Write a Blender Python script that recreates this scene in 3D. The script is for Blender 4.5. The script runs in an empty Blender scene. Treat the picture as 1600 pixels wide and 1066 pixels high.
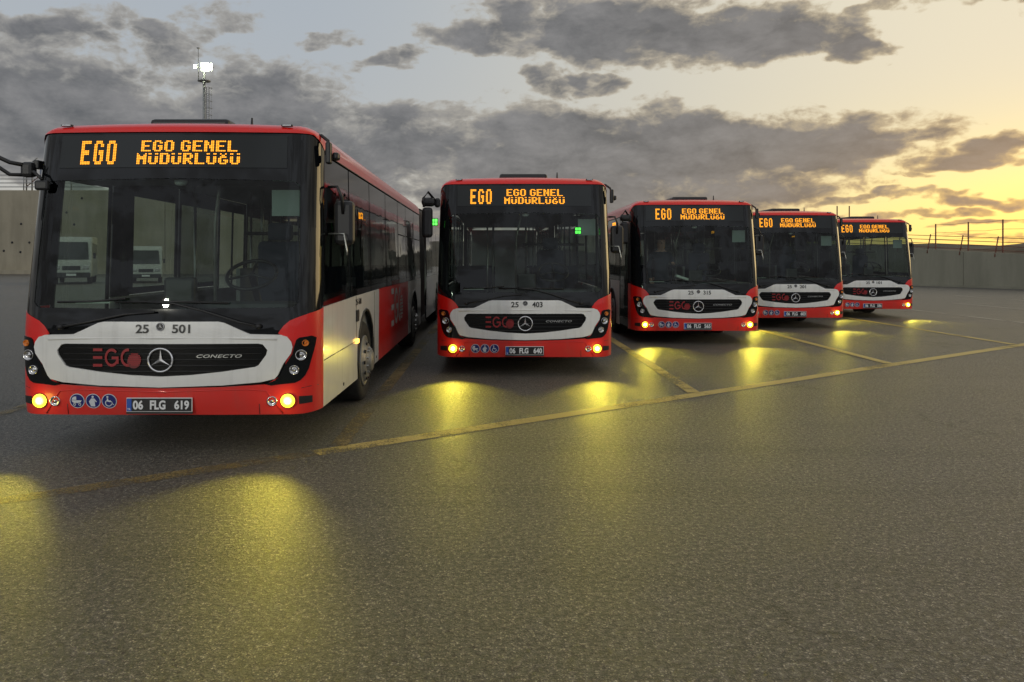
import bpy, bmesh, math, random
from mathutils import Vector, Matrix
random.seed(7)
scene = bpy.context.scene
COL = scene.collection
R = math.radians
# ------------------------------------------------------------------ camera
CAM_H = 1.64
cam_d = bpy.data.cameras.new('camera'); cam = bpy.data.objects.new('camera', cam_d); COL.objects.link(cam)
cam.location = (0, 0, CAM_H); cam.rotation_euler = (R(90), 0, 0)
cam_d.sensor_width = 36.0; cam_d.lens = 27.0
cam_d.shift_x = 33/1600; cam_d.shift_y = -125/1600
cam_d.clip_start = 0.05; cam_d.clip_end = 6000
scene.camera = cam
scene.view_settings.view_transform = 'Standard'; scene.view_settings.look = 'None'
scene.view_settings.gamma = 1.0; scene.view_settings.use_curve_mapping = False
scene.view_settings.exposure = 0.22
scene.render.resolution_x = 1024; scene.render.resolution_y = 682
scene.cycles.use_denoising = True
scene.cycles.max_bounces = 8; scene.cycles.transparent_max_bounces = 16
scene.cycles.glossy_bounces = 5; scene.cycles.diffuse_bounces = 3
scene.cycles.sample_clamp_indirect = 4.0

# ------------------------------------------------------------------ world: dusk sky with clouds
SUN_AZ = 40.0; SUN_EL = 1.5
world = bpy.data.worlds.new('World'); scene.world = world; world.use_nodes = True
wt = world.node_tree
for n in list(wt.nodes): wt.nodes.remove(n)

class V:
    """tiny arithmetic on shader sockets"""
    def __init__(s, nt, sock): s.nt = nt; s.s = sock
    def _m(s, op, *a, clamp=False):
        n = s.nt.nodes.new('ShaderNodeMath'); n.operation = op; n.use_clamp = clamp
        for i, x in enumerate((s,) + a):
            if isinstance(x, V): s.nt.links.new(x.s, n.inputs[i])
            else: n.inputs[i].default_value = x
        return V(s.nt, n.outputs[0])
    def __add__(s, o): return s._m('ADD', o)
    def __sub__(s, o): return s._m('SUBTRACT', o)
    def __mul__(s, o): return s._m('MULTIPLY', o)
    def __truediv__(s, o): return s._m('DIVIDE', o)
    def f(s, op, *a, clamp=False): return s._m(op, *a, clamp=clamp)
def mixc(nt, f, a, b):
    n = nt.nodes.new('ShaderNodeMix'); n.data_type = 'RGBA'
    ins = [n.inputs[0], n.inputs[6], n.inputs[7]]
    for i, x in zip(ins, (f, a, b)):
        if isinstance(x, V): nt.links.new(x.s, i)
        elif isinstance(x, (tuple, list)): i.default_value = tuple(x) + ((1,) if len(x) == 3 else ())
        else: i.default_value = x
    return V(nt, n.outputs[2])
def sstep(nt, x, a, b):
    n = nt.nodes.new('ShaderNodeMapRange'); n.interpolation_type = 'SMOOTHSTEP'
    nt.links.new(x.s, n.inputs[0]); n.inputs[1].default_value = a; n.inputs[2].default_value = b
    return V(nt, n.outputs[0])
def comb(nt, x, y, z):
    n = nt.nodes.new('ShaderNodeCombineXYZ')
    for i, q in enumerate((x, y, z)):
        if isinstance(q, V): nt.links.new(q.s, n.inputs[i])
        else: n.inputs[i].default_value = q
    return V(nt, n.outputs[0])
def noise(nt, vec, scale, detail=6, rough=.55, dist=0.0):
    n = nt.nodes.new('ShaderNodeTexNoise'); nt.links.new(vec.s, n.inputs['Vector'])
    n.inputs['Scale'].default_value = scale; n.inputs['Detail'].default_value = detail
    n.inputs['Roughness'].default_value = rough; n.inputs['Distortion'].default_value = dist
    return V(nt, n.outputs[0])

tc = wt.nodes.new('ShaderNodeTexCoord'); sep = wt.nodes.new('ShaderNodeSeparateXYZ')
wt.links.new(tc.outputs['Generated'], sep.inputs[0])
dx, dy, dz = (V(wt, sep.outputs[i]) for i in range(3))
AZ = dx.f('ARCTAN2', dy) * 57.29578
EL = dz.f('ARCSINE') * 57.29578
def azel(px, py):
    a = math.atan((px-767)/1200); e = math.atan((408-py)/math.hypot(1200, px-767))
    return math.degrees(a), math.degrees(e)
wn = comb(wt, AZ*0.055, EL*0.13, 0.0)
warp = noise(wt, wn, 3.2, 3, .6); warp2 = noise(wt, comb(wt, AZ*0.055, EL*0.13, 9.0), 3.6, 3, .6)
A2 = AZ + (warp-0.5)*9.0; E2 = EL + (warp2-0.5)*3.4
blobs = [  # px, py, half width px, half height px, tilt deg, weight
 (110,190,330,108,0,1.0),(370,190,190,95,-10,1.0),(60,55,170,38,-14,.8),(300,52,150,34,-22,.72),(470,225,180,62,-16,.95),
 (620,238,170,62,-6,1.0),(830,240,260,78,0,1.1),(1080,232,240,66,0,1.1),(1270,232,180,50,-2,1.05),(1385,226,80,34,-14,.95),
 (880,310,420,90,0,.95),(1170,300,150,34,4,.9),
 (760,62,110,26,8,.85),(960,48,220,50,4,1.05),(1150,52,190,44,0,1.0),(1300,66,110,22,16,.85),(1460,-4,280,17,2,.8),
 (950,132,58,20,0,.82),(862,130,48,24,0,.7),(612,90,74,20,-18,.74),(530,62,60,14,-10,.62),(1375,196,36,10,0,.6),
 (1545,238,140,20,-6,.92),(1330,318,150,11,-4,.78),(1530,312,90,11,3,.75),(1250,345,170,10,0,.7),(1440,337,130,8,-3,.72),(1570,350,120,8,0,.7),
 (1430,268,60,11,10,.62),(1350,365,130,7,2,.62),(1560,378,120,6,2,.6),(690,170,60,14,-20,.6)]
den = None
for (px, py, hw_, hh_, tilt, w) in blobs:
    a0, e0 = azel(px, py); c2 = math.cos(math.radians(a0))
    sa = math.degrees(math.atan(hw_/1200))*c2*c2*1.0; se = math.degrees(math.atan(hh_/1200))*c2
    ct, st = math.cos(math.radians(-tilt)), math.sin(math.radians(-tilt))
    ua = (A2 - a0); ue = (E2 - e0)
    p = (ua*ct + ue*st)/sa; q = (ue*ct - ua*st)/se
    r2 = (p*p) + (q*q)
    g = ((r2.f('POWER', 1.6))*-0.7).f('EXPONENT')*w
    den = g if den is None else den.f('SMOOTH_MAX', g, 0.12)
v0_ = comb(wt, AZ*0.05, EL*0.085, 3.3)
n3 = wt.nodes.new('ShaderNodeTexNoise'); wt.links.new(v0_.s, n3.inputs['Vector']); n3.inputs['Scale'].default_value = 7; n3.inputs['Detail'].default_value = 3
sc = wt.nodes.new('ShaderNodeVectorMath'); sc.operation = 'SCALE'; sc.inputs[3].default_value = .26
wv = wt.nodes.new('ShaderNodeVectorMath'); wv.operation = 'ADD'
wt.links.new(n3.outputs['Color'], sc.inputs[0]); wt.links.new(v0_.s, wv.inputs[0]); wt.links.new(sc.outputs[0], wv.inputs[1])
vo = wt.nodes.new('ShaderNodeTexVoronoi'); vo.feature = 'F1'; vo.voronoi_dimensions = '2D'; vo.inputs['Scale'].default_value = 6.0
vo.inputs['Detail'].default_value = 3.0; vo.inputs['Roughness'].default_value = .6; vo.normalize = True
wt.links.new(wv.outputs[0], vo.inputs['Vector'])
n1a = noise(wt, v0_, 4.6, 8, .64, .2)
fr = (n1a-0.5)*1.35 + (V(wt, vo.outputs['Distance'])*-1.0 + 0.30)*0.75
n1b = noise(wt, comb(wt, (AZ+0.8)*0.05, (EL+0.7)*0.085, 3.3), 4.6, 6, .64, .2)
relief = (n1a - n1b)*2.2
frb = noise(wt, comb(wt, AZ*0.05, EL*0.095, 7.3), 2.0, 4, .5)
fr2 = noise(wt, comb(wt, AZ*0.05, EL*0.14, 13.3), 1.3, 4, .5)
side = sstep(wt, AZ.f('ABSOLUTE'), 38.0, 60.0)
dd = den + fr + (frb-0.5)*0.5 + side*((fr2-0.5)*1.6 + 0.42)
high = sstep(wt, EL, 24.0, 40.0)
dd = dd + high*((fr2-0.5)*1.2 + 0.25)
mask = sstep(wt, dd, 0.37, 0.62)
thick = sstep(wt, dd, 0.44, 0.88)
# clear sky colour
h_low = ((EL.f('MAXIMUM', 0.0))*-0.13).f('EXPONENT')
right = sstep(wt, AZ, -16.0, 36.0)
da = (AZ - SUN_AZ)/19.0; de = (EL - SUN_EL)/5.8
glow = ((da*da + de*de)*-1.0).f('EXPONENT')
back = sstep(wt, AZ.f('ABSOLUTE'), 70.0, 140.0)
clear = mixc(wt, right, (.33,.375,.43), (.70,.64,.49))
clear = mixc(wt, h_low*0.75, clear, (.56,.49,.35))
clear = mixc(wt, glow*0.95, clear, (1.12,.90,.24))
oran = ((EL.f('MAXIMUM', 0.0))*-0.42).f('EXPONENT')*glow
clear = mixc(wt, oran*0.7, clear, (1.05,.60,.07))
clear = mixc(wt, back, clear, (.66,.69,.74))
# cloud colour: grey cores, brighter thin edges, warm near the sunset
cn = noise(wt, comb(wt, AZ*0.05, EL*0.11, 21.0), 4.5, 5, .62, .3)
cs = sstep(wt, cn, .32, .68)
cs = (cs*0.55 + (relief*1.6 + 0.45)*0.5).f('ADD', 0.0, clamp=True)
core = mixc(wt, cs, (.096,.100,.110), (.205,.203,.208))
core = mixc(wt, right*0.26, core, (.145,.125,.100))
core = mixc(wt, glow*0.16, core, (.36,.24,.10))
edge = mixc(wt, right, (.33,.32,.30), (.46,.38,.25))
edge = mixc(wt, glow*0.9, edge, (.72,.47,.13))
cloud = mixc(wt, thick, edge, core)
cloud = mixc(wt, back, cloud, mixc(wt, cs, (.28,.28,.29), (.50,.50,.51)))
skyc = mixc(wt, mask*0.97, clear, cloud)
nish = wt.nodes.new('ShaderNodeTexSky'); nish.sky_type = 'NISHITA'; nish.sun_disc = False
nish.sun_elevation = R(SUN_EL+1.0); nish.sun_rotation = R(SUN_AZ); nish.air_density = 1.0; nish.dust_density = 2.0
bg = wt.nodes.new('ShaderNodeBackground'); bg.inputs['Strength'].default_value = 1.0
wt.links.new(skyc.s, bg.inputs['Color'])
bg2 = wt.nodes.new('ShaderNodeBackground'); bg2.inputs['Strength'].default_value = 0.006
wt.links.new(nish.outputs[0], bg2.inputs['Color'])
addn = wt.nodes.new('ShaderNodeAddShader'); wo = wt.nodes.new('ShaderNodeOutputWorld')
wt.links.new(bg.outputs[0], addn.inputs[0]); wt.links.new(bg2.outputs[0], addn.inputs[1])
wt.links.new(addn.outputs[0], wo.inputs['Surface'])
try:
    world.cycles.sampling_method = 'MANUAL'; world.cycles.sample_map_resolution = 512
except Exception: pass
# soft remains of the sun behind the clouds
sd = bpy.data.lights.new('sun', 'SUN'); sun = bpy.data.objects.new('sun', sd); COL.objects.link(sun)
sd.energy = 0.55; sd.angle = R(24); sd.color = (1.0, .74, .36)
az, el = R(62), R(7)
dvec = Vector((math.sin(az)*math.cos(el), math.cos(az)*math.cos(el), math.sin(el)))
sun.rotation_euler = dvec.to_track_quat('Z', 'Y').to_euler()

# ------------------------------------------------------------------ materials
def pmat(name, col, rough=.5, metal=0.0, coat=0.0, spec=.5, var=0.0, vscale=6.0, bump=0.0, bscale=40.0, emis=None, estr=0.0, grime=0.0):
    m = bpy.data.materials.new(name); m.use_nodes = True; nt = m.node_tree
    b = nt.nodes['Principled BSDF']
    b.inputs['Base Color'].default_value = (*col, 1); b.inputs['Roughness'].default_value = rough
    b.inputs['Metallic'].default_value = metal; b.inputs['Coat Weight'].default_value = coat
    b.inputs['Coat Roughness'].default_value = .04
    b.inputs['Specular IOR Level'].default_value = spec
    if emis: b.inputs['Emission Color'].default_value = (*emis, 1); b.inputs['Emission Strength'].default_value = estr
    t = nt.nodes.new('ShaderNodeTexCoord'); tv = V(nt, t.outputs['Object'])
    if var:
        n = noise(nt, tv, vscale, 6, .6)
        lo = tuple(max(0, c*(1-var)) for c in col); hi = tuple(min(1, c*(1+var)) for c in col)
        cc = mixc(nt, sstep(nt, n, .3, .7), lo, hi); nt.links.new(cc.s, b.inputs['Base Color'])
        rr = n*0.16 + (rough-0.08); nt.links.new(rr.s, b.inputs['Roughness'])
    if grime:
        sp_ = nt.nodes.new('ShaderNodeSeparateXYZ'); nt.links.new(tv.s, sp_.inputs[0]); z_ = V(nt, sp_.outputs[2])
        g1 = noise(nt, tv, 5, 6, .65); mpg = nt.nodes.new('ShaderNodeMapping'); nt.links.new(tv.s, mpg.inputs[0]); mpg.inputs['Scale'].default_value = (9,9,.8)
        g2 = noise(nt, V(nt, mpg.outputs[0]), 1.6, 5, .6)
        gm = (sstep(nt, z_, .75, .22)*(g1*0.9 + 0.15) + sstep(nt, g2, .50, .72)*0.30)*grime
        src = b.inputs['Base Color'].links[0].from_socket
        cc = mixc(nt, gm.f('MINIMUM', 0.6), V(nt, src), (.15,.13,.10)); nt.links.new(cc.s, b.inputs['Base Color'])
        rr2 = n*0.1 + gm*0.5 + (rough-0.05); nt.links.new(rr2.s, b.inputs['Roughness'])
    if bump:
        n = noise(nt, tv, bscale, 4, .6); bn = nt.nodes.new('ShaderNodeBump'); bn.inputs['Strength'].default_value = bump
        bn.inputs['Distance'].default_value = .01
        nt.links.new(n.s, bn.inputs['Height']); nt.links.new(bn.outputs[0], b.inputs['Normal'])
    return m
def glass(name, tint, rough=.015, ior=1.5, wob=0.0, refl=1.0):
    m = bpy.data.materials.new(name); m.use_nodes = True; nt = m.node_tree
    for n in list(nt.nodes): nt.nodes.remove(n)
    o = nt.nodes.new('ShaderNodeOutputMaterial'); mx = nt.nodes.new('ShaderNodeMixShader')
    tr = nt.nodes.new('ShaderNodeBsdfTransparent'); gl = nt.nodes.new('ShaderNodeBsdfGlossy')
    tr.inputs[0].default_value = (*tint, 1); gl.inputs['Roughness'].default_value = rough
    gl.inputs[0].default_value = (refl, refl, refl, 1)
    fr_ = nt.nodes.new('ShaderNodeLayerWeight'); fr_.inputs[0].default_value = .5
    f0 = ((ior-1)/(ior+1))**2; fac = V(nt, fr_.outputs['Facing']).f('POWER', 5.0)*(1-f0) + f0
    if wob:
        t = nt.nodes.new('ShaderNodeTexCoord'); n = noise(nt, V(nt, t.outputs['Object']), 1.6, 2, .5)
        bn = nt.nodes.new('ShaderNodeBump'); bn.inputs['Strength'].default_value = wob; bn.inputs['Distance'].default_value = .05
        nt.links.new(n.s, bn.inputs['Height']); nt.links.new(bn.outputs[0], gl.inputs['Normal']); nt.links.new(bn.outputs[0], fr_.inputs['Normal'])
    nt.links.new(fac.s, mx.inputs[0]); nt.links.new(tr.outputs[0], mx.inputs[1]); nt.links.new(gl.outputs[0], mx.inputs[2])
    nt.links.new(mx.outputs[0], o.inputs[0])
    return m
M = {}
M['red'] = pmat('red_paint', (.74,.010,.006), .32, coat=.35, var=.05, vscale=2, grime=.28)
M['white'] = pmat('white_paint', (.78,.78,.75), .32, coat=.6, var=.04, vscale=3, grime=.40)
M['black'] = pmat('black_gloss', (.006,.007,.008), .05, spec=.32)
M['plastic'] = pmat('black_plastic', (.015,.015,.016), .45)
M['grille'] = pmat('grille_black', (.005,.005,.005), .25, spec=.2)
M['rubber'] = pmat('tyre_rubber', (.022,.021,.02), .8, var=.3, vscale=14, bump=.3)
M['bellows'] = pmat('bellows_rubber', (.085,.085,.08), .6, var=.25, vscale=3)
M['chrome'] = pmat('chrome', (.85,.85,.86), .22, metal=.75)
M['steel'] = pmat('brushed_steel', (.5,.5,.48), .3, metal=1)
M['rim'] = pmat('rim_silver', (.26,.26,.25), .45, metal=.5, var=.12, vscale=9)
M['ink'] = pmat('black_ink', (.01,.01,.01), .4)
M['plateblack'] = pmat('plate_black', (.01,.01,.012), .3)
M['plateblue'] = pmat('plate_blue', (.01,.08,.40), .35)
M['plateink'] = pmat('plate_white', (.75,.76,.76), .35)
M['stblue'] = pmat('sticker_blue', (.012,.02,.16), .35)
M['stwhite'] = pmat('sticker_white', (.62,.66,.70), .35)
M['logored'] = pmat('logo_red', (.30,.008,.012), .35)
M['logodark'] = pmat('logo_dark_red', (.14,.004,.006), .4)
M['logowhite'] = pmat('logo_grey', (.50,.49,.47), .4)
M['lens'] = glass('lamp_lens', (.75,.75,.75), .02)
M['refl'] = pmat('lamp_reflector', (.6,.6,.6), .18, metal=1)
M['orange'] = pmat('orange_lens', (.75,.22,.02), .2, coat=.5)
M['amberlit'] = pmat('amber_lamp_lit', (.8,.4,.05), .3, emis=(1,.5,.08), estr=3)
M['clearlit'] = pmat('position_lamp', (.6,.6,.55), .3)
M['foglit'] = pmat('fog_lamp_lit', (.9,.8,.4), .3, emis=(1,.84,.06), estr=7)
M['bulb'] = pmat('fog_bulb_lit', (1,1,1), .3, emis=(1,.97,.75), estr=60)
M['fogring'] = pmat('fog_lamp_bowl_lit', (.9,.7,.1), .3, emis=(1,.76,.03), estr=2.0)
M['led'] = pmat('led_amber', (.2,.1,.01), .4, emis=(1.0,.36,.012), estr=1.9)
M['panelglass'] = pmat('display_glass', (.013,.016,.016), .12, spec=.35)
M['wind'] = glass('windscreen_glass', (.62,.72,.66), .01, 1.34, .008)
M['sideglass'] = glass('side_window_glass', (.24,.28,.26), .01, 1.5, .07)
M['doorglass'] = glass('door_glass', (.62,.68,.62), .01, 1.5, .03)
M['int'] = pmat('interior_grey', (.16,.17,.17), .7)
M['intdark'] = pmat('interior_dark', (.045,.048,.050), .6)
M['seat'] = pmat('seat_fabric', (.03,.035,.06), .9)
M['rail'] = pmat('handrail', (.42,.43,.40), .3, metal=.7)
M['winlight'] = pmat('window_light_card', (.26,.31,.30), .7)  # pale tone of side-window light, painted on a card
M['paper'] = pmat('paper', (.55,.6,.55), .7)
M['roofred'] = pmat('roof_paint', (.55,.02,.02), .35, coat=.6)
M['steelp'] = pmat('galvanised_steel', (.30,.31,.31), .5, metal=.4, var=.15)
M['rust'] = pmat('railing_paint', (.16,.055,.035), .6, var=.2)
M['flood'] = pmat('floodlight_lit', (1,1,.9), .3, emis=(.93,1.0,.72), estr=55)
M['green'] = pmat('green_light_lit', (.1,.6,.1), .4, emis=(.12,1.0,.10), estr=1.6)
M['skin'] = pmat('skin', (.45,.26,.19), .55)
M['cloth'] = pmat('dark_clothing', (.03,.035,.05), .9)
M['hair'] = pmat('hair', (.02,.015,.012), .8)
M['vanwhite'] = pmat('van_white', (.50,.51,.48), .4, coat=.3, var=.12)
M['vanglass'] = pmat('van_glass', (.02,.025,.025), .08, coat=.4)

# ------------------------------------------------------------------ helpers
def link(o, parent=None):
    COL.objects.link(o)
    if parent is not None: o.parent = parent
    return o
def empty(name, loc=(0,0,0), rz=0.0):
    o = bpy.data.objects.new(name, None); o.location = loc; o.rotation_euler = (0,0,rz); o.empty_display_size = .2
    return link(o)
def tag(o, label=None, cat=None, group=None, kind=None):
    if label: o['label'] = label
    if cat: o['category'] = cat
    if group: o['group'] = group
    if kind: o['kind'] = kind
    return o
def from_bm(name, bm, mat, parent=None, smooth=False):
    me = bpy.data.meshes.new(name); bm.normal_update(); bm.to_mesh(me); bm.free()
    me.materials.append(mat)
    if smooth:
        for p in me.polygons: p.use_smooth = True
    return link(bpy.data.objects.new(name, me), parent)
def from_py(name, vs, fs, mat, parent=None, smooth=False):
    me = bpy.data.meshes.new(name); me.from_pydata(vs, [], fs); me.update(); me.materials.append(mat)
    if smooth:
        for p in me.polygons: p.use_smooth = True
    return link(bpy.data.objects.new(name, me), parent)
def add_box(bm, c, s, bevel=0.0, rot=None):
    r = bmesh.ops.create_cube(bm, size=1.0); vs = r['verts']
    bmesh.ops.scale(bm, vec=s, verts=vs)
    if bevel:
        es = list({e for v in vs for e in v.link_edges})
        rr = bmesh.ops.bevel(bm, geom=es, offset=bevel, segments=2, profile=.5, affect='EDGES')
        vs = list({v for f in rr['faces'] for v in f.verts} | {v for v in vs if v.is_valid})
    if rot is not None: bmesh.ops.rotate(bm, cent=(0,0,0), matrix=rot, verts=vs)
    bmesh.ops.translate(bm, vec=c, verts=vs)
def box(name, c, s, mat, parent=None, bevel=0.0, rot=None):
    bm = bmesh.new(); add_box(bm, c, s, bevel, rot); return from_bm(name, bm, mat, parent)
def add_tube(bm, pts, r, n=8):
    pts = [Vector(p) for p in pts]; rings = []
    for i, p in enumerate(pts):
        d = (pts[min(i+1, len(pts)-1)] - pts[max(i-1, 0)]).normalized()
        up = Vector((0,0,1)) if abs(d.z) < .9 else Vector((1,0,0))
        a = d.cross(up).normalized(); b = d.cross(a)
        rr = r[i] if isinstance(r, (list, tuple)) else r
        rings.append([bm.verts.new(p + (a*math.cos(t) + b*math.sin(t))*rr) for t in [2*math.pi*k/n for k in range(n)]])
    for A, B in zip(rings, rings[1:]):
        for k in range(n): bm.faces.new((A[k], A[(k+1)%n], B[(k+1)%n], B[k]))
    bm.faces.new(rings[0]); bm.faces.new(list(reversed(rings[-1])))
def tube(name, pts, r, mat, parent=None, n=8):
    bm = bmesh.new(); add_tube(bm, pts, r, n); bmesh.ops.recalc_face_normals(bm, faces=bm.faces[:])
    return from_bm(name, bm, mat, parent, True)
def lathe(name, prof, mat, parent=None, axis='X', n=40, loc=(0,0,0), smooth=True):
    vs, fs = [], []
    for (r, a) in prof:
        for k in range(n):
            t = 2*math.pi*k/n; c, s = r*math.cos(t), r*math.sin(t)
            vs.append({'X': (a, c, s), 'Y': (c, a, s), 'Z': (c, s, a)}[axis])
    for i in range(len(prof)-1):
        for k in range(n):
            fs.append((i*n+k, i*n+(k+1)%n, (i+1)*n+(k+1)%n, (i+1)*n+k))
    vs = [(v[0]+loc[0], v[1]+loc[1], v[2]+loc[2]) for v in vs]
    o = from_py(name, vs, fs, mat, parent, smooth)
    return o

# ---------------- bus surface functions (local: x right, y back, z up; front at y=0)
X0, CA, CB, S1 = 1.0, .275, .27, 1.30
HW = X0 + CA
ZB = .26
def cl(x, a=0., b=1.): return max(a, min(b, x))
def lean(z): return .26*cl((z-1.0)/1.85)**1.2 if z > 1.0 else 0.0
def tumble(z): return 1 - .028*cl((z-1.1)/1.7)
def sx(x):
    """projected x -> surface parameter s"""
    a = abs(x)
    if a <= X0: return x
    return math.copysign(X0 + math.asin(cl((a-X0)/CA))/(math.pi/2)*(S1-X0), x)
def F0(s, z):
    a = abs(s); sg = 1 if s >= 0 else -1
    if a <= X0: x, y = s, .05*s*s
    else:
        th = (a-X0)/(S1-X0)*math.pi/2
        x = sg*(X0 + CA*math.sin(th)); y = .05 + CB*(1-math.cos(th))
    y += lean(z)
    if z < .50: y += .03*cl((.50-z)/.25)**2
    return Vector((x*tumble(z), y, z))
def F(s, z, off=0.0):
    p = F0(s, z)
    if off == 0: return p
    e = .004
    s_a, s_b = max(-S1, s-e), min(S1, s+e)
    n = (F0(s_b, z)-F0(s_a, z)).cross(F0(s, z+e)-F0(s, z-e)).normalized()
    return p + n*off
def S(y, z, sg, off=0.0):
    """side surface; y>=YS"""
    yy = y + lean(z)*cl((1.9-y)/1.58)
    return Vector((sg*(HW*tumble(z)+off), yy, z))
YS = .32
def panel(name, poly, mapf, cuts, mat, parent, thick=.015, holes=(), smooth=True):
    """fill a 2-D outline (with holes), cut it along the given lines, lay it on a curved surface"""
    bm = bmesh.new(); edges = []
    for loop in [poly] + list(holes):
        vs = [bm.verts.new((p[0], 0, p[1])) for p in loop]
        for i in range(len(vs)): edges.append(bm.edges.new((vs[i], vs[(i+1) % len(vs)])))
    if holes: bmesh.ops.triangle_fill(bm, edges=edges, use_beauty=True, use_dissolve=False)
    else: bm.faces.new(bm.verts[:])
    for (ax, val) in cuts:
        n = (1,0,0) if ax == 'a' else (0,0,1); co = (val,0,0) if ax == 'a' else (0,0,val)
        bmesh.ops.bisect_plane(bm, geom=bm.verts[:]+bm.edges[:]+bm.faces[:], plane_co=co, plane_no=n, dist=1e-5)
    bmesh.ops.triangulate(bm, faces=[f for f in bm.faces if len(f.verts) > 4])
    for f in bm.faces:
        f.normal_update()
        if f.normal.y > 0: f.normal_flip()
    bnd = [e for e in bm.edges if e.is_boundary]
    pairs = []
    for e in bnd:
        l = e.link_loops[0]; pairs.append((l.vert.co.copy(), l.link_loop_next.vert.co.copy()))
    for v in bm.verts: v.co = mapf(v.co.x, v.co.z, 0.0)
    for a, b in pairs:
        q = [bm.verts.new(mapf(b.x, b.z, 0.0)), bm.verts.new(mapf(a.x, a.z, 0.0)), bm.verts.new(mapf(a.x, a.z, -thick)), bm.verts.new(mapf(b.x, b.z, -thick))]
        bm.faces.new(q)
    return from_bm(name, bm, mat, parent, smooth)
FC = [('a', v) for v in [-1.27,-1.24,-1.21,-1.18,-1.15,-1.12,-1.09,-1.06,-1.03,-1.0,-.75,-.5,-.25,0,.25,.5,.75,1.0,1.03,1.06,1.09,1.12,1.15,1.18,1.21,1.24,1.27]] + \
     [('b', v) for v in [.33,.40,.50,1.0,1.15,1.3,1.5,1.7,1.9,2.1,2.3,2.5,2.7]]
def front(name, poly, mat, parent, off=0.0, thick=.015, holes=(), proj=True):
    f = (lambda L: [(sx(x), z) for x, z in L]) if proj else (lambda L: L)
    return panel(name, f(poly), lambda a, b, o: F(a, b, o+off), FC, mat, parent, thick, [f(h) for h in holes])
SC = [('b', v) for v in [1.0,1.2,1.45,1.7,1.95,2.2,2.45]] + [('a', v) for v in [.6,.9,1.2,1.5,1.9]]
def sidep(name, poly, mat, parent, sg, off=0.0, thick=.015, holes=()):
    o = panel(name, poly, lambda a, b, o_: S(a, b, sg, o_+off), SC, mat, parent, thick, holes)
    if sg > 0: return o
    o.data.flip_normals(); return o
def mirror_poly(half): return half + [(-x, z) for x, z in reversed(half) if abs(x) > 1e-6]
def disc_poly(cx, cz, r, n=24, rz=None):
    return [(cx + r*math.cos(2*math.pi*k/n), cz + (rz or r)*math.sin(2*math.pi*k/n)) for k in range(n)]
def text_mesh(s, size, extr=.001, bold=0.0, sxx=1.0, shear=0.0, spacing=1.0):
    cu = bpy.data.curves.new('t', 'FONT'); cu.body = s; cu.size = size; cu.extrude = extr; cu.offset = bold
    cu.align_x = 'CENTER'; cu.align_y = 'CENTER'; cu.shear = shear; cu.space_character = spacing; cu.resolution_u = 3
    o = bpy.data.objects.new('t', cu); COL.objects.link(o)
    bpy.context.view_layer.update()
    dg = bpy.context.evaluated_depsgraph_get(); me = bpy.data.meshes.new_from_object(o.evaluated_get(dg))
    bpy.data.objects.remove(o); bpy.data.curves.remove(cu)
    xs = [v.co.x for v in me.vertices]; ys = [v.co.y for v in me.vertices]
    cx, cy = (min(xs)+max(xs))/2, (min(ys)+max(ys))/2
    for v in me.vertices: v.co.x = (v.co.x-cx)*sxx; v.co.y -= cy
    return me
def fit_text(s, width, height, **k):
    me = text_mesh(s, .1, **k); xs = [v.co.x for v in me.vertices]; ys = [v.co.y for v in me.vertices]
    fx, fy = width/(max(xs)-min(xs)), height/(max(ys)-min(ys))
    for v in me.vertices: v.co.x *= fx; v.co.y *= fy
    return me
def front_text(name, s, x, z, width, height, mat, parent, off=.003, **k):
    me = fit_text(s, width, height, **k); me.materials.clear(); me.materials.append(mat); me.name = name
    for v in me.vertices:
        p = F(sx(x + v.co.x), z + v.co.y, off + v.co.z); v.co = p
    return link(bpy.data.objects.new(name, me), parent)
def side_text(name, s, y, z, width, height, mat, parent, sg=1, off=.003, **k):
    me = fit_text(s, width, height, **k); me.materials.clear(); me.materials.append(mat); me.name = name
    for v in me.vertices: v.co = S(y + v.co.x*sg, z + v.co.y, sg, off + v.co.z)
    return link(bpy.data.objects.new(name, me), parent)
def polys(name, plist, mapf, mat, parent, th=.002):
    """flat print: several thin polygons in one mesh"""
    bm = bmesh.new()
    for pl in plist:
        vs = [bm.verts.new((p[0], 0, p[1])) for p in pl]; bm.faces.new(vs)
    bmesh.ops.triangulate(bm, faces=bm.faces[:])
    for v in bm.verts: v.co = mapf(v.co.x, v.co.z)
    return from_bm(name, bm, mat, parent)
def arc_band(cx, cz, r1, r2, a0, a1, n=20, sq=1.0):
    o = [(cx + r1*sq*math.cos(R(a0+(a1-a0)*k/n)), cz + r1*math.sin(R(a0+(a1-a0)*k/n))) for k in range(n+1)]
    i = [(cx + r2*sq*math.cos(R(a0+(a1-a0)*k/n)), cz + r2*math.sin(R(a0+(a1-a0)*k/n))) for k in range(n+1)]
    return [[o[k], o[k+1], i[k+1], i[k]] for k in range(n)]
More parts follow.
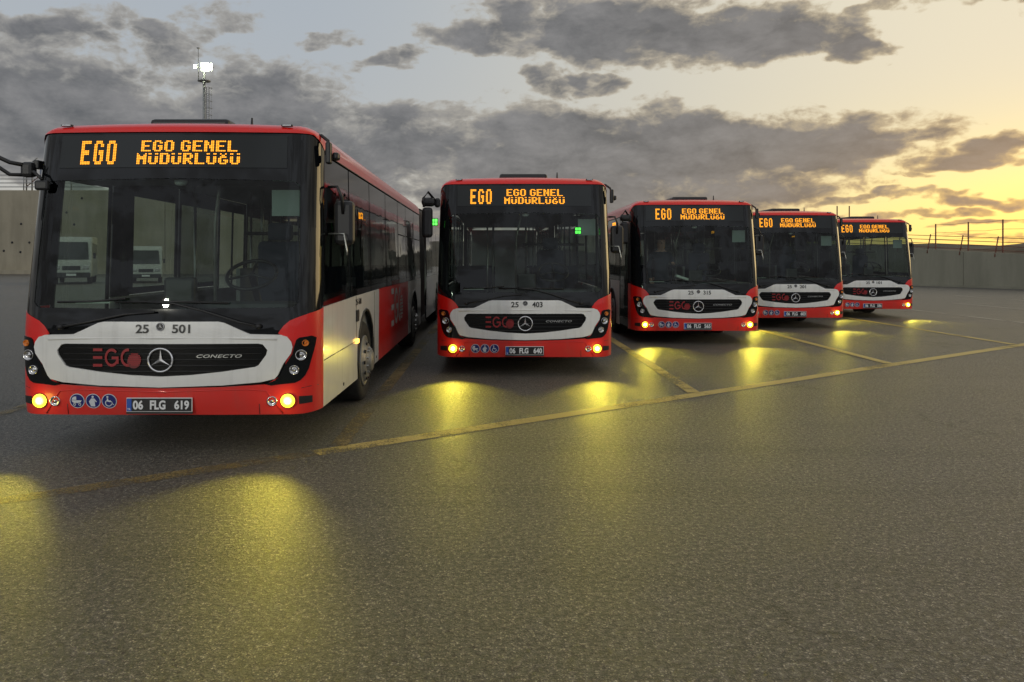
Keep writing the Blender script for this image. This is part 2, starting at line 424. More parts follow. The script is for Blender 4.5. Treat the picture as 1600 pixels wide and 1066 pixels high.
def ego_logo(x0, z0, h, flip=1):
    """three bars, a G, a half O and a round dotted emblem, as on the grille; returns (letters, emblem)"""
    L = []; b = h*.15; w = h*.50
    for zz in (z0, z0+h/2-b/2, z0+h-b): L.append([(x0, zz), (x0+w, zz), (x0+w, zz+b), (x0, zz+b)])
    cx = x0 + w + h*.14 + h*.36; cz = z0+h/2
    L += arc_band(cx, cz, h*.5, h*.5-b, 42, 342, 22, .74)
    L.append([(cx, cz-b*.6), (cx+h*.37, cz-b*.6), (cx+h*.37, cz+b*.4), (cx, cz+b*.4)])
    L.append([(cx+h*.25, cz-h*.34), (cx+h*.37, cz-h*.34), (cx+h*.37, cz-b*.6), (cx+h*.25, cz-b*.6)])
    cx2 = cx + h*.37 + h*.12 + h*.36
    L += arc_band(cx2, cz, h*.5, h*.5-b, 78, 282, 18, .74)
    E = []; ex, ez, er = cx2+h*.36, cz-h*.10, h*.34
    for j in range(-3, 4):
        zz = ez + j*er*.29; ww = math.sqrt(max(0, er*er-(j*er*.29)**2))
        n = max(1, int(ww/(er*.2)))
        for i in range(-n, n+1):
            q = er*.105; xx = ex+i*ww/n*.92
            E.append([(xx-q, zz-q), (xx+q, zz-q), (xx+q, zz+q), (xx-q, zz+q)])
    if flip < 0:
        L = [[(2*x0-p[0], p[1]) for p in q] for q in L]; E = [[(2*x0-p[0], p[1]) for p in q] for q in E]
    return L, E
def star(name, s, z, r, mat, parent, off=.012, ring=True):
    bm = bmesh.new()
    for k in range(3):
        a = R(90 + 120*k); tip = Vector((math.cos(a), math.sin(a)))*r*.93
        lft = Vector((math.cos(a+R(60)), math.sin(a+R(60))))*r*.15; rgt = Vector((math.cos(a-R(60)), math.sin(a-R(60))))*r*.15
        c = Vector((0, 0))
        def P(v, h): return bm.verts.new(F(sx(s+v.x), z+v.y, off+h))
        t_, l_, g_, cc = P(tip, 0), P(lft, 0), P(rgt, 0), P(c, r*.16)
        bm.faces.new((t_, l_, cc)); bm.faces.new((cc, g_, t_))
    if ring:
        add_tube(bm, [F(sx(s+r*math.cos(t)), z+r*math.sin(t), off) for t in [2*math.pi*k/36 for k in range(37)]], r*.075, 6)
    bmesh.ops.recalc_face_normals(bm, faces=bm.faces[:])
    return from_bm(name, bm, mat, parent)

GL = {
'E': ["111111","110000","110000","111110","110000","110000","111111"],
'G': ["011110","110011","110000","110111","110011","110011","011110"],
'O': ["011110","110011","110011","110011","110011","110011","011110"],
'N': ["110011","111011","111011","110111","110111","110011","110011"],
'L': ["110000","110000","110000","110000","110000","110000","111111"],
'M': ["100001","110011","111111","111111","110011","110011","110011"],
'D': ["111110","110011","110011","110011","110011","110011","111110"],
'R': ["111110","110011","110011","111110","111100","110110","110011"],
'Ü': ["110011","000000","110011","110011","110011","110011","011110"],
'Ğ': ["010010","001100","011110","110000","110111","110011","011110"]}
def led_text(name, s, x, ztop, pitch, mat, parent, rowmul=1, space=3, gap=1):
    cx = x
    for ch in s:
        vs, fs = [], []
        if ch == ' ': cx += space*pitch; continue
        g = GL[ch]; rows = []
        for r_ in g: rows += [r_]*rowmul
        if rowmul == 2: rows.insert(7, g[3])
        for j, row in enumerate(rows):
            for i, b in enumerate(row):
                if b == '1':
                    px, pz = cx + i*pitch, ztop - j*pitch; a, c = pitch*.37, pitch*.36
                    k = len(vs)
                    for (u, w) in ((-a,-c),(a,-c),(a,c),(-a,c)): vs.append(F(sx(px+u), pz+w, .010))
                    fs.append((k, k+1, k+2, k+3))
        cx += (6+gap)*pitch
        from_py(name, vs, fs, mat, parent)

# ------------------------------------------------------------------ roof section
def zr(x):
    a = abs(x); z = 2.885 - .02*(a/1.1)**2
    if a > 1.03: z -= .175*(1-math.sqrt(max(0, 1-((a-1.03)/(HW*tumble(2.7)-1.03+1e-4))**2)))
    return z
def zcap(x): return min(2.765, zr(x)-.05)
XS = [-1.0001*HW*tumble(2.7)*v for v in (1,.992,.975,.95,.92,.88,.84,.78,.6,.4,.2,0)]
XS = XS + [-v for v in reversed(XS[:-1])]

WY1, WY2, WY3 = 2.62, 8.35, 14.6
LFRONT, LBEL, LEND = 9.75, 11.35, 17.9
def arch(yc, z0=ZB, r=.56, zc=.46, n=12):
    """arch outline points from front to back along the bottom edge"""
    y_ = math.sqrt(r*r-(zc-z0)**2); a0 = math.atan2(z0-zc, -y_)
    a0 = math.pi + math.asin((zc-z0)/r); a1 = -math.asin((zc-z0)/r)
    return [(yc + r*math.cos(a0+(a1-a0)*k/n), zc + r*math.sin(a0+(a1-a0)*k/n)) for k in range(n+1)]

def build_wheel(parent, x, y, sg):
    w = empty('wheel'); w.parent = parent; w.location = (x, y, 0)
    Rr = .475
    lathe('tyre', [(.29,-.02*sg),(.33,0),(.42,.012*sg),(Rr-.02,-.005*sg),(Rr,-.03*sg),(Rr,-.25*sg),(Rr-.03,-.28*sg),(.3,-.27*sg)], M['rubber'], w, loc=(0,0,Rr), n=48)
    rim = lathe('rim', [(.295,-.03*sg),(.305,.005*sg),(.285,.012*sg),(.27,-.01*sg),(.24,.02*sg),(.20,.045*sg),(.17,.05*sg),(.135,.045*sg),(.125,.09*sg),(.10,.10*sg),(.0,.105*sg)], M['rim'], w, loc=(0,0,Rr), n=48)
    bm = bmesh.new()
    for k in range(10):
        a = 2*math.pi*k/10; c = (.040*sg, .215*math.cos(a), Rr+.215*math.sin(a))
        r = bmesh.ops.create_cone(bm, cap_ends=True, segments=10, radius1=.022, radius2=.022, depth=.012)
        bmesh.ops.rotate(bm, cent=(0,0,0), matrix=Matrix.Rotation(R(90), 3, 'Y'), verts=r['verts']); bmesh.ops.translate(bm, vec=c, verts=r['verts'])
    tag(from_bm('rim_holes', bm, M['ink'], w), kind='stuff')
    bm = bmesh.new()
    for k in range(10):
        a = 2*math.pi*(k+.5)/10; c = (.056*sg, .152*math.cos(a), Rr+.152*math.sin(a))
        r = bmesh.ops.create_cone(bm, cap_ends=True, segments=6, radius1=.014, radius2=.011, depth=.035)
        bmesh.ops.rotate(bm, cent=(0,0,0), matrix=Matrix.Rotation(R(90), 3, 'Y'), verts=r['verts']); bmesh.ops.translate(bm, vec=c, verts=r['verts'])
    tag(from_bm('wheel_nuts', bm, M['steel'], w), kind='stuff')
    return w

def build_bus():
    b = empty('city_bus')
    # ---- front lower red bumper and corners
    redtop = [(0,.50),(.5,.51),(.86,.53),(1.0,.62),(1.03,.80),(.98,.955),(.955,.975),(.975,1.005),(1.0,1.04),(1.05,1.085),(1.12,1.115),(1.2,1.145),(HW,1.185)]
    red = [(HW, ZB+.02), (1.15, ZB), (.4, ZB+.005), (0, ZB+.01)]
    half = redtop + red[:-1]
    # closed outline right half then mirrored left half
    outl = [(0,.50)] + redtop[1:] + [(HW, ZB+.02), (1.15, ZB), (.4, ZB+.005), (0, ZB+.01)]
    outl = outl + [(-x, z) for x, z in reversed(outl[1:-1])]
    bumper = front('front_bumper', outl, M['red'], b)
    # chin lip and crease lines
    tube('bumper_crease', [F(sx(x), z, .001) for x, z in [(-.99,.275),(-.93,.37),(-.86,.475),(-.7,.49),(0,.47),(.7,.49),(.86,.475),(.93,.37),(.99,.275)]], .007, M['red'], bumper, 6)
    for sg in (1, -1):
        tube('bumper_seam', [F(sx(sg*x), z, .0006) for x, z in ((1.255,.50),(1.2,.50),(1.14,.49))], .0028, M['ink'], bumper, 4)
        tube('bumper_seam', [F(sx(sg*x), z, .0006) for x, z in ((.80,.268),(.80,.32),(.80,.36))], .0028, M['ink'], bumper, 4)
    # ---- white front panel (ring) with black grille
    whalf = [(0,1.078),(.47,1.078),(.52,1.068),(.62,1.02),(.73,.970),(.98,.962),(1.03,.945),(1.062,.90),(1.072,.855),(1.06,.80),(.955,.61),(.93,.58),(.82,.553),(.5,.527),(0,.512)]
    wp = [(0,1.078)] + whalf[1:] ; wp = wp + [(-x, z) for x, z in reversed(whalf[1:-1])]
    ghalf = [(0,.888),(.80,.888),(.835,.88),(.872,.83),(.862,.79),(.80,.70),(.77,.685),(.5,.645),(.25,.618),(0,.605)]
    gp = ghalf + [(-x, z) for x, z in reversed(ghalf[1:-1])]
    white = front('front_panel', wp, M['white'], b, off=.022, thick=.035, holes=[gp])
    # raised lip along the middle of the panel
    lip = [(-.95,.925),(-.7,.935),(0,.94),(.7,.935),(.95,.925)]
    tube('panel_crease', [F(sx(x), z, .018) for x, z in lip], .012, M['white'], white, 6)
    gr = front('grille', [(x*1.01, .75+(z-.75)*1.04) for x, z in gp], M['grille'], b, off=.006, thick=.01)
    for k in range(5):
        zz = .65 + k*.05; ww = .60 + (.24 if zz > .7 else .1)
        tube('grille_slat', [F(sx(x), zz, .008) for x in (-ww*.98, -.4, 0, .4, ww*.98)], .004, M['plastic'], gr, 5)
    star('emblem', 0, .748, .100, M['chrome'], gr, off=.02)
    L, E = ego_logo(-.565, .69, .158)
    mp = lambda x, z: F(sx(x), z, .016)
    polys('logo_lettering', L, mp, M['logored'], gr); polys('logo_emblem', E, mp, M['logored'], gr)
    polys('logo_disc', [disc_poly(-.565+.158*2.17, .748-.016, .056)], lambda x, z: F(sx(x), z, .0145), M['logodark'], gr)
    front_text('model_lettering', 'CONECTO', .48, .781, .37, .030, M['steel'], gr, off=.014, extr=.003, bold=.002, shear=.3, spacing=1.1)
    badge = front('small_badge', disc_poly(0, 1.035, .036), M['plastic'], white, off=.026, thick=.004)
    star('badge_star', 0, 1.035, .031, M['chrome'], white, off=.030)
    # ---- headlights
    for sg in (1, -1):
        hp = [(1.10,.915),(1.125,.935),(1.21,.945),(1.24,.925),(1.232,.86),(1.19,.66),(1.165,.60),(1.13,.56),(1.09,.540),(.90,.520),(.85,.532),(.93,.563),(.965,.60),(1.07,.79),(1.085,.86)]
        hp = [(sg*x, z) for x, z in hp]
        if sg < 0: hp.reverse()
        h = front('headlight', hp, M['black'], b, off=.008, thick=.012)
        for (x, z, r, mt) in ((1.165,.885,.028,'orange'), (1.135,.782,.047,'refl'), (1.085,.655,.040,'refl')):
            p = F(sx(sg*x), z, .010); q = F(sx(sg*x), z, .02)
            nrm = (q-p).normalized(); rot = Vector((0,-1,0)).rotation_difference((nrm + Vector((0,-1.5,0))).normalized()).to_matrix()
            bm = bmesh.new()
            n = 20; prof = [(r,0),(r*1.02,-.012),(r*.92,-.015),(r*.86,-.006),(r*.6,.0),(r*.34,-.001),(r*.3,-.010),(0,-.014)]
            rings = []
            for (rr, a) in prof: rings.append([bm.verts.new(p + rot @ Vector((rr*math.cos(2*math.pi*k/n), a, rr*math.sin(2*math.pi*k/n)))) for k in range(n)])
            for A, B in zip(rings, rings[1:]):
                for k in range(n): bm.faces.new((A[k], A[(k+1)%n], B[(k+1)%n], B[k]))
            bmesh.ops.recalc_face_normals(bm, faces=bm.faces[:])
            from_bm('lamp', bm, M[mt] if mt == 'orange' else M['refl'], h, True)
        # fog lamp, side lamp, reflector
        fx = 1.035*sg
        fp = F(sx(fx), .385, .0)
        fog = lathe('fog_lamp', [(.058,.02),(.062,-.006),(.054,-.012),(.050,-.004)], M['plastic'], b, axis='Y', n=24, loc=(fp.x, fp.y-.006, fp.z))
        lathe('lamp_bulb', [(.018,-.018),(.010,-.024),(.0,-.026)], M['bulb'], fog, axis='Y', n=16, loc=(fp.x, fp.y-.006, fp.z))
        lathe('lamp_lens', [(.036,-.012),(.026,-.017),(.0,-.020)], M['foglit'], fog, axis='Y', n=24, loc=(fp.x, fp.y-.006, fp.z))
        lathe('lamp_bowl', [(.060,-.008),(.055,-.012),(.036,-.013)], M['fogring'], fog, axis='Y', n=24, loc=(fp.x, fp.y-.006, fp.z))
        ld = bpy.data.lights.new('fog_light', 'SPOT'); lo = bpy.data.objects.new('fog_light', ld); link(lo, fog)
        ld.energy = FOG_E; ld.color = (1.0, .83, .07); ld.spot_size = R(64); ld.spot_blend = .95; ld.shadow_soft_size = .045
        lo.location = (fp.x, fp.y-.10, fp.z); lo.rotation_euler = (R(-77), 0, R(-4*sg))
        ld = bpy.data.lights.new('fog_spill', 'POINT'); lo = bpy.data.objects.new('fog_spill', ld); link(lo, fog)
        ld.energy = .45; ld.color = (1.0, .78, .12); ld.shadow_soft_size = .04; lo.location = (fp.x, fp.y-.09, fp.z)
        ap = F(sx(sg*.905), .383, .0)
        aux = lathe('daytime_lamp', [(.042,.02),(.044,-.004),(.036,-.008),(.032,.002),(.012,.004),(.010,-.006),(0,-.008)], M['refl'], b, axis='Y', n=20, loc=(ap.x, ap.y-.004, ap.z))
        xs_ = (1.12, 1.215); pl = [(sg*xs_[0],.35),(sg*xs_[1],.355),(sg*xs_[1],.415),(sg*xs_[0],.42)]
        if sg < 0: pl.reverse()
        front('bumper_recess', pl, M['plastic'], b, off=.004, thick=.004)
    # ---- front black surround with openings
    topc = [(x, zcap(x)-.003) for x in (1.238,1.225,1.20,1.16,1.10,1.0,.6,.2,0)]
    low = [(0,1.02),(.75,.965),(.955,.975),(.975,1.005),(1.0,1.04),(1.05,1.085),(1.12,1.115),(1.2,1.145),(HW,1.185)]
    low = [(0,.97),(.75,.945)] + low[2:]
    halfp = low + [(HW,2.2),(HW,2.60)] + [(min(HW, x/tumble(2.7)+.002), z) for x, z in topc][:-1]
    outl = halfp + [(0, zcap(0)-.003)] + [(-x, z) for x, z in reversed(halfp[1:])]
    gl_h = [(.0,1.185),(1.07,1.20),(1.115,1.24),(1.12,1.7),(1.115,2.28),(1.07,2.325),(0,2.345)]
    gl_ = gl_h + [(-x, z) for x, z in reversed(gl_h[1:-1])]
    sur = front('windscreen_surround', outl, M['black'], b, off=-.004, thick=.03, holes=[gl_])
    front('windscreen', [(x*.999, 1.77+(z-1.77)*.999) for x, z in gl_], M['wind'], b, off=-.008, thick=.004)
    dh = [(-1.0,2.44),(1.0,2.44),(1.0,2.738),(-1.0,2.738)]
    dis = front('destination_display', dh, M['panelglass'], b, off=.003, thick=.006)
    led_text('display_letter', 'EGO', -.80, 2.678, .0145, M['led'], dis, rowmul=2, gap=2)
    led_text('display_letter', 'EGO GENEL', -.262, 2.678, .0145, M['led'], dis)
    led_text('display_letter', 'MÜDÜRLÜĞÜ', -.295, 2.678-8*.0145, .0145, M['led'], dis)
    # ---- front roof cap
    vs, fs = [], []; n = 9
    for i, x in enumerate(XS):
        xx = x/tumble(2.7); s = sx(cl(xx, -HW, HW)); z0 = zcap(x); z1 = zr(x)
        p0 = F(s, z0)
        for k in range(n):
            t = k/(n-1)*math.pi/2
            vs.append((p0.x, p0.y - .012*math.cos(t) + .30*(1-math.cos(t))*(1 if abs(x) < 1.2 else .4), z0 + (z1-z0)*math.sin(t)))
    m_ = len(XS)
    for i in range(m_-1):
        for k in range(n-1): fs.append((i*n+k, (i+1)*n+k, (i+1)*n+k+1, i*n+k+1))
    cap_end = [vs[i*n+n-1][1] for i in range(m_)]
    cap = from_py('roof_front_cap', vs, fs, M['red'], b, True)
    for sg in (1, -1):
        p = F(sx(sg*.985), 2.80)
        lamp = box('marker_lamp', (p.x, p.y+.03, 2.838), (.10,.03,.018), M['plastic'], b, .006)
        box('marker_lens', (p.x, p.y+.012, 2.838), (.075,.008,.011), M['stwhite'], lamp, .002)
    # ---- roof
    def roof(name, y0, y1, par, front_fit=False):
        vs, fs = [], []; ys = [y0, y0+.5, (y0+y1)/2, y1]
        for j, y in enumerate(ys):
            for i, x in enumerate(XS):
                yy = cap_end[i] if (front_fit and j == 0) else y
                vs.append((x, yy, zr(x)+.001))
        w = len(XS)
        for j in range(len(ys)-1):
            for i in range(w-1): fs.append((j*w+i, j*w+i+1, (j+1)*w+i+1, (j+1)*w+i))
        return from_py(name, vs, fs, M['roofred'], par, True)
    roof('roof', .7, LFRONT, b, True)
    ac = box('roof_air_conditioner', (0.0, 1.55, 2.905), (.72,1.9,.10), M['plastic'], b, .035)
    tube('roof_antenna', [(.52,.75,2.86),(.52,.76,2.99)], [.016,.008], M['plastic'], b)
    box('roof_unit', (0, 6.0, 2.93), (1.5,2.4,.14), M['roofred'], b, .05)
    # ---- sides, front section
    zt = 2.60
    for sg in (1, -1):
        if sg > 0:
            wpoly = [(YS, 1.185),(1.9,1.21),(3.69,1.225),(3.69,ZB)] + list(reversed(arch(WY1))) + [(YS, ZB)]
            wpoly = [(YS, ZB+.02)] + arch(WY1) + [(3.66, ZB),(3.72,1.225),(1.9,1.21),(YS,1.185)]
            side_w = sidep('side_panel_white', wpoly, M['white'], b, sg)
            tube('panel_seam', [S(y, z, sg, .001) for y, z in ((YS+.02,.70),(1.2,.70),(WY1-.55,.70))], .0035, M['ink'], side_w, 5)
            for y_ in (1.98, 3.30): tube('panel_seam', [S(y_, z, sg, .0006) for z in (.27 if y_ > 3.2 else .70, .9, 1.205)], .0028, M['ink'], side_w, 4)
            rpoly = [(3.665, ZB),(7.3, ZB),(7.3,1.23),(3.725,1.225)]
            red_s = sidep('side_panel_red', rpoly, M['red'], b, sg)
            gpoly = [(7.305, ZB)] + arch(WY2) + [(LFRONT, ZB),(LFRONT,1.23),(7.305,1.23)]
            sidep('side_panel_grey', gpoly, M['white'], b, sg)
            L, E = ego_logo(4.95, .60, .58)
            polys('side_logo_lettering', L, lambda x, z: S(x, z, 1, .004), M['logowhite'], red_s)
            polys('side_logo_emblem', E, lambda x, z: S(x, z, 1, .004), M['logowhite'], red_s)
            ind = box('side_indicator', (HW+.012, WY1-.64, .70), (.03,.10,.05), M['amberlit'], b, .008)
            box('filler_flap', (HW+.008, WY1-.60, .985), (.02,.12,.13), M['plastic'], b, .005)
            for yy in (1.25, 3.45): box('side_reflector', (HW+.002, yy, .335), (.008,.03,.03), M['ink'], b)
            win = [(YS, 1.63), (1.68, 3.05), (3.08, 4.5), (4.53, 5.95), (5.98, 7.1), (7.13, 8.5), (8.53, LFRONT-.02)]
            sill0 = 1.195
        else:
            lp = [(YS, ZB+.02),(.58, ZB),(.58,1.19),(YS,1.185)]
            sidep('side_panel_red', lp, M['red'], b, sg)
            sidep('side_panel_white', [(1.70, ZB)] + arch(WY1) + [(4.9, ZB),(4.9,1.225),(1.70,1.21)], M['white'], b, sg)
            sidep('side_panel_red', [(6.2, ZB),(7.5, ZB),(7.5,1.23),(6.2,1.23)], M['red'], b, sg)
            sidep('side_panel_grey', [(7.505, ZB)] + arch(WY2) + [(LFRONT, ZB),(LFRONT,1.23),(7.505,1.23)], M['white'], b, sg)
            win = [(1.72, 2.14, 'pillar'), (2.15, 3.45), (3.48, 4.88), (6.22, 7.6), (7.63, 8.9), (8.93, LFRONT-.02)]
            for (y0, y1) in ((.60, 1.68), (4.92, 6.18)):
                d = sidep('door', [(y0, ZB+.03),(y1, ZB+.03),(y1,2.56),(y0,2.56)], M['black'], b, sg, off=-.005,
                          holes=[[(y0+.06,.45),(y0+.06,2.38),((y0+y1)/2-.025,2.38),((y0+y1)/2-.025,.45)], [((y0+y1)/2+.025,.45),((y0+y1)/2+.025,2.38),(y1-.06,2.38),(y1-.06,.45)]] if y0 > 3 else [[(y0+.05,.45),(y0+.05,2.40),(y1-.06,2.40),(y1-.06,.45)]])
                g = sidep('door_glass', [(y0+.05,.45),(y1-.06,.45),(y1-.06,2.39),(y0+.05,2.39)], M['doorglass'], d, sg, off=-.012, thick=.003)
            sidep('door_header', [(.58,2.565),(1.70,2.565),(1.70,2.60),(.58,2.60)], M['black'], b, sg)
            sidep('door_post', [(YS,1.19),(.59,1.19),(.59,2.60),(YS,2.60)], M['black'], b, sg)
            # side display
            sd_ = sidep('side_display', [(2.2,2.36),(3.35,2.36),(3.35,2.56),(2.2,2.56)], M['panelglass'], b, sg, off=.004)
            side_text('display_side_text', 'EGO', 2.5, 2.46, .42, .12, M['led'], sd_, sg=-1, off=.006, bold=.003)
        # glazing: every pane a part, black pillars between them
        for w in win:
            y0, y1 = w[0], w[1]
            if len(w) == 3:
                sidep('window_pillar', [(y0,1.21),(y1,1.21),(y1,zt),(y0,zt)], M['black'], b, sg, off=-.003); continue
            fr_out = [(y0+.004, 1.195 if y0 < 1 else 1.232 if y0 > 3 else 1.22), (y1-.004, 1.232 if y0 > 1 else 1.20), (y1-.004, zt), (y0+.004, zt)]
            fr_in = [(y0+.07, 1.30), (y1-.07, 1.30), (y1-.07, 2.36), (y0+.07, 2.36)]
            wf = sidep('window_frame', fr_out, M['black'], b, sg, off=-.003, holes=[fr_in])
            sidep('pane', [(y0+.065,1.295),(y1-.065,1.295),(y1-.065,2.365),(y0+.065,2.365)], M['sideglass'] if not (sg < 0 and y0 > 2 and y0 < 3.3) else M['doorglass'], wf, sg, off=-.004, thick=.003)
            if y0 > 5 and sg > 0:
                tube('hopper_bar', [S(y0+.07, 2.05, sg, .002), S(y1-.07, 2.05, sg, .002)], .008, M['plastic'], wf, 5)
        # cantrail
        vs, fs = [], []
        xe = HW*tumble(2.7)
        for y in (YS+.02, 1.0, 4.0, LFRONT):
            for z in (zt+.001, zr(XS[0])+.002):
                q = S(y, z, sg); vs.append((sg*(xe+.002) if z > zt+.01 else q.x, y + lean(z)*cl((1.9-y)/1.58), z))
        for j in range(3): fs.append((2*j, 2*j+1, 2*j+3, 2*j+2) if sg > 0 else (2*j, 2*j+2, 2*j+3, 2*j+1))
        from_py('cantrail', vs, fs, M['roofred'], b)
        tube('gutter_strip', [S(y, zt+.003, sg, .006) for y in (.5, 2, 5, LFRONT)], .007, M['plastic'], b, 5)
        # arch lips
        for yc in (WY1, WY2):
            tube('wheel_arch_lip', [S(y, z, sg, .0) for y, z in arch(yc)], .018, M['plastic'], b, 6)
            # liner
            vs, fs = [], []; ap_ = arch(yc, r=.575)
            for (y, z) in ap_:
                vs.append((sg*(HW-.02), y, z)); vs.append((sg*.75, y, z))
            for k in range(len(ap_)-1): fs.append((2*k, 2*k+1, 2*k+3, 2*k+2))
            from_py('wheel_housing', vs, fs, M['intdark'], b)
        # inner lining below the windows
        box('side_lining', (sg*1.215, 5.75, .78), (.02, 7.8, .82), M['int'], b)
        for yc in (WY1, WY2, WY3):
            build_wheel(b, sg*(HW-.015), yc, sg)
    # ---- floor, ceiling, underbody
    box('floor', (0, 5.0, .36), (2.36, 9.2, .05), M['intdark'], b)
    box('ceiling', (0, 5.35, 2.56), (2.3, 8.7, .03), M['int'], b)
    box('front_ceiling_box', (0, .72, 2.48), (2.2, .55, .25), M['intdark'], b, .03)
    box('underbody', (0, 5.6, .30), (1.5, 8.2, .12), M['ink'], b, .03)
    tube('axle', [(-.95, WY1, .46), (.95, WY1, .46)], .07, M['ink'], b)
    bm = bmesh.new(); add_tube(bm, [(-.26,.62,.30), (-.24,.60,.30), (.24,.60,.30), (.26,.62,.30)], [.09,.155,.155,.09], 16)
    from_bm('underbody_tank', bm, M['ink'], b, True)
    # ---- bellows and rear section
    vs, fs = [], []; nb = 26; sec = []
    for x in XS: sec.append((x*.985, zr(x)-.03))
    sec = [(XS[0]*.985, .34)] + sec + [(-XS[0]*.985, .34)]
    for j in range(nb+1):
        y = LFRONT + (LBEL-LFRONT)*j/nb; k = .965 if j % 2 else 1.0
        for (x, z) in sec: vs.append((x*k, y, .34 + (z-.34)*(1 if j % 2 == 0 else .985)))
    w = len(sec)
    for j in range(nb):
        for i in range(w-1): fs.append((j*w+i, j*w+i+1, (j+1)*w+i+1, (j+1)*w+i))
    from_py('bellows', vs, fs, M['bellows'], b)
    rear = roof('rear_roof', LBEL, LEND, b)
    for sg in (1, -1):
        sidep('rear_side_panel', [(LBEL, ZB)] + arch(WY3) + [(LEND, ZB),(LEND,1.23),(LBEL,1.23)], M['white'], b, sg)
        vs = [(sg*(XS[-1]+.002), LBEL, 2.6), (sg*(XS[-1]+.002), LEND, 2.6), (sg*(XS[-1]+.002), LEND, zr(XS[0])), (sg*(XS[-1]+.002), LBEL, zr(XS[0]))]
        from_py('rear_cantrail', vs, [(0,1,2,3)], M['roofred'], b)
        for k in range(4):
            y0 = LBEL + .03 + k*1.62
            wf = sidep('window_frame', [(y0,1.235),(y0+1.6,1.235),(y0+1.6,2.6),(y0,2.6)], M['black'], b, sg, off=-.003, holes=[[(y0+.07,1.3),(y0+1.53,1.3),(y0+1.53,2.36),(y0+.07,2.36)]])
            sidep('pane', [(y0+.065,1.295),(y0+1.535,1.295),(y0+1.535,2.365),(y0+.065,2.365)], M['sideglass'], wf, sg, off=-.004, thick=.003)
    box('rear_wall', (0, LEND, 1.55), (2.45,.04,2.5), M['white'], b)
    box('rear_floor', (0, 14.6, .36), (2.36, 6.4, .05), M['intdark'], b)
    # ---- interior
    bm = bmesh.new(); add_box(bm, (0,.50,1.00), (2.2,.42,.30), .06); add_box(bm, (.5,.62,1.14), (.9,.35,.16), .05)
    from_bm('dashboard', bm, M['intdark'], b)
    box('ticket_validator', (.03,.335,1.325), (.27,.10,.26), M['plastic'], b, .025)
    bm = bmesh.new(); c = Vector((.47,.92,1.47)); ax = Vector((0,-.75,1)).normalized(); a = Vector((1,0,0)); bb = ax.cross(a)
    add_tube(bm, [c + a*.23*math.cos(t) + bb*.23*math.sin(t) for t in [2*math.pi*k/28 for k in range(29)]], .018, 8)
    for t in (R(200), R(340), R(90)): add_tube(bm, [c, c + a*.22*math.cos(t) + bb*.22*math.sin(t)], .014, 6)
    add_tube(bm, [c, c - ax*.4], .035, 8)
    from_bm('steering_wheel', bm, M['plastic'], b, True)
    bm = bmesh.new(); add_box(bm, (.5,1.55,1.05), (.48,.46,.12), .04); add_box(bm, (.5,1.80,1.45), (.46,.12,.75), .05); add_box(bm, (.5,1.82,1.93), (.26,.1,.2), .04); add_box(bm, (.5,1.55,.7), (.3,.3,.6))
    from_bm('driver_seat', bm, M['seat'], b)
    pt = box('driver_partition', (.12,2.05,.95), (.04,.9,1.15), M['int'], b)
    tube('handrail', [(-.08,1.5,.4),(-.08,1.5,2.0),(-.02,1.42,2.3),(.0,1.42,2.55)], .017, M['rail'], b)
    tube('handrail', [(.12,2.45,1.5),(.12,2.45,2.55)], .017, M['rail'], b)
    tube('handrail', [(.05,2.1,1.92),(1.1,2.1,1.92)], .02, M['plastic'], b)
    tube('handrail', [(.72,2.2,.9),(.72,2.2,2.55)], .017, M['rail'], b)
    for (x, y) in ((-.55,2.2),(-.45,3.9),(.42,3.9),(-.45,5.4),(.42,5.6),(-.42,7.2),(.42,7.4)):
        tube('handrail', [(x,y,.4),(x,y,2.55)], .016, M['rail'], b, 6)
    box('rear_partition', (.62,2.5,1.45), (1.0,.03,2.1), M['int'], b) if False else None
    for sg in (-1, 1):
        for k in range(5):
            y = 4.1 + k*.95 + (0 if sg > 0 else 2.3)
            if y > 9: continue
            bm = bmesh.new(); add_box(bm, (sg*.82,y,.85), (.85,.42,.08), .03); add_box(bm, (sg*.82,y+.22,1.2), (.85,.07,.65), .03)
            from_bm('passenger_seat', bm, M['seat'], b)
    # pale card standing in for light seen through the side window; interior camera, papers
    box('window_light_card', (.93,.42,2.14), (.26,.012,.24), M['winlight'], b)
    lathe('ceiling_camera', [(.055,0),(.055,-.02),(.04,-.04),(.0,-.048)], M['stwhite'], b, axis='Z', n=20, loc=(.02,.36,2.34))
    box('paper_sheet', (-.74,.36,1.225), (.30,.05,.012), M['paper'], b)
    # ---- wipers
    def wip(pts, blade):
        w_ = tube('wiper_arm', [F(sx(x), z, .035) for x, z in pts], .010, M['plastic'], b, 6)
        tube('wiper_blade', [F(sx(x), z, .022) for x, z in blade], .011, M['ink'], w_, 6)
        p = F(sx(pts[0][0]), pts[0][1], .02); lathe('wiper_pivot', [(.022,.02),(.022,-.03),(.0,-.034)], M['plastic'], w_, axis='Y', n=12, loc=tuple(p))
    wip([(-.84,1.03),(-.6,1.075),(-.3,1.14),(-.05,1.16)], [(-.88,1.245),(-.6,1.25),(-.3,1.275)])
    wip([(.80,1.035),(.65,1.07),(.35,1.17),(.10,1.235),(-.1,1.245)], [(-.38,1.245),(.1,1.25),(.55,1.235)])
    # ---- right mirror (photo right) and corner camera
    mr = bmesh.new(); add_box(mr, (1.405,.60,1.965), (.19,.10,.42), .045)
    m_o = from_bm('mirror', mr, M['plastic'], b)
    tube('mirror_arm', [(1.27,.55,2.30),(1.36,.50,2.30),(1.40,.50,2.20),(1.40,.55,2.05)], .014, M['plastic'], m_o)
    tube('mirror_arm', [(1.27,.55,1.86),(1.42,.50,1.86),(1.45,.48,1.70),(1.45,.48,1.66)], .008, M['rail'], m_o)
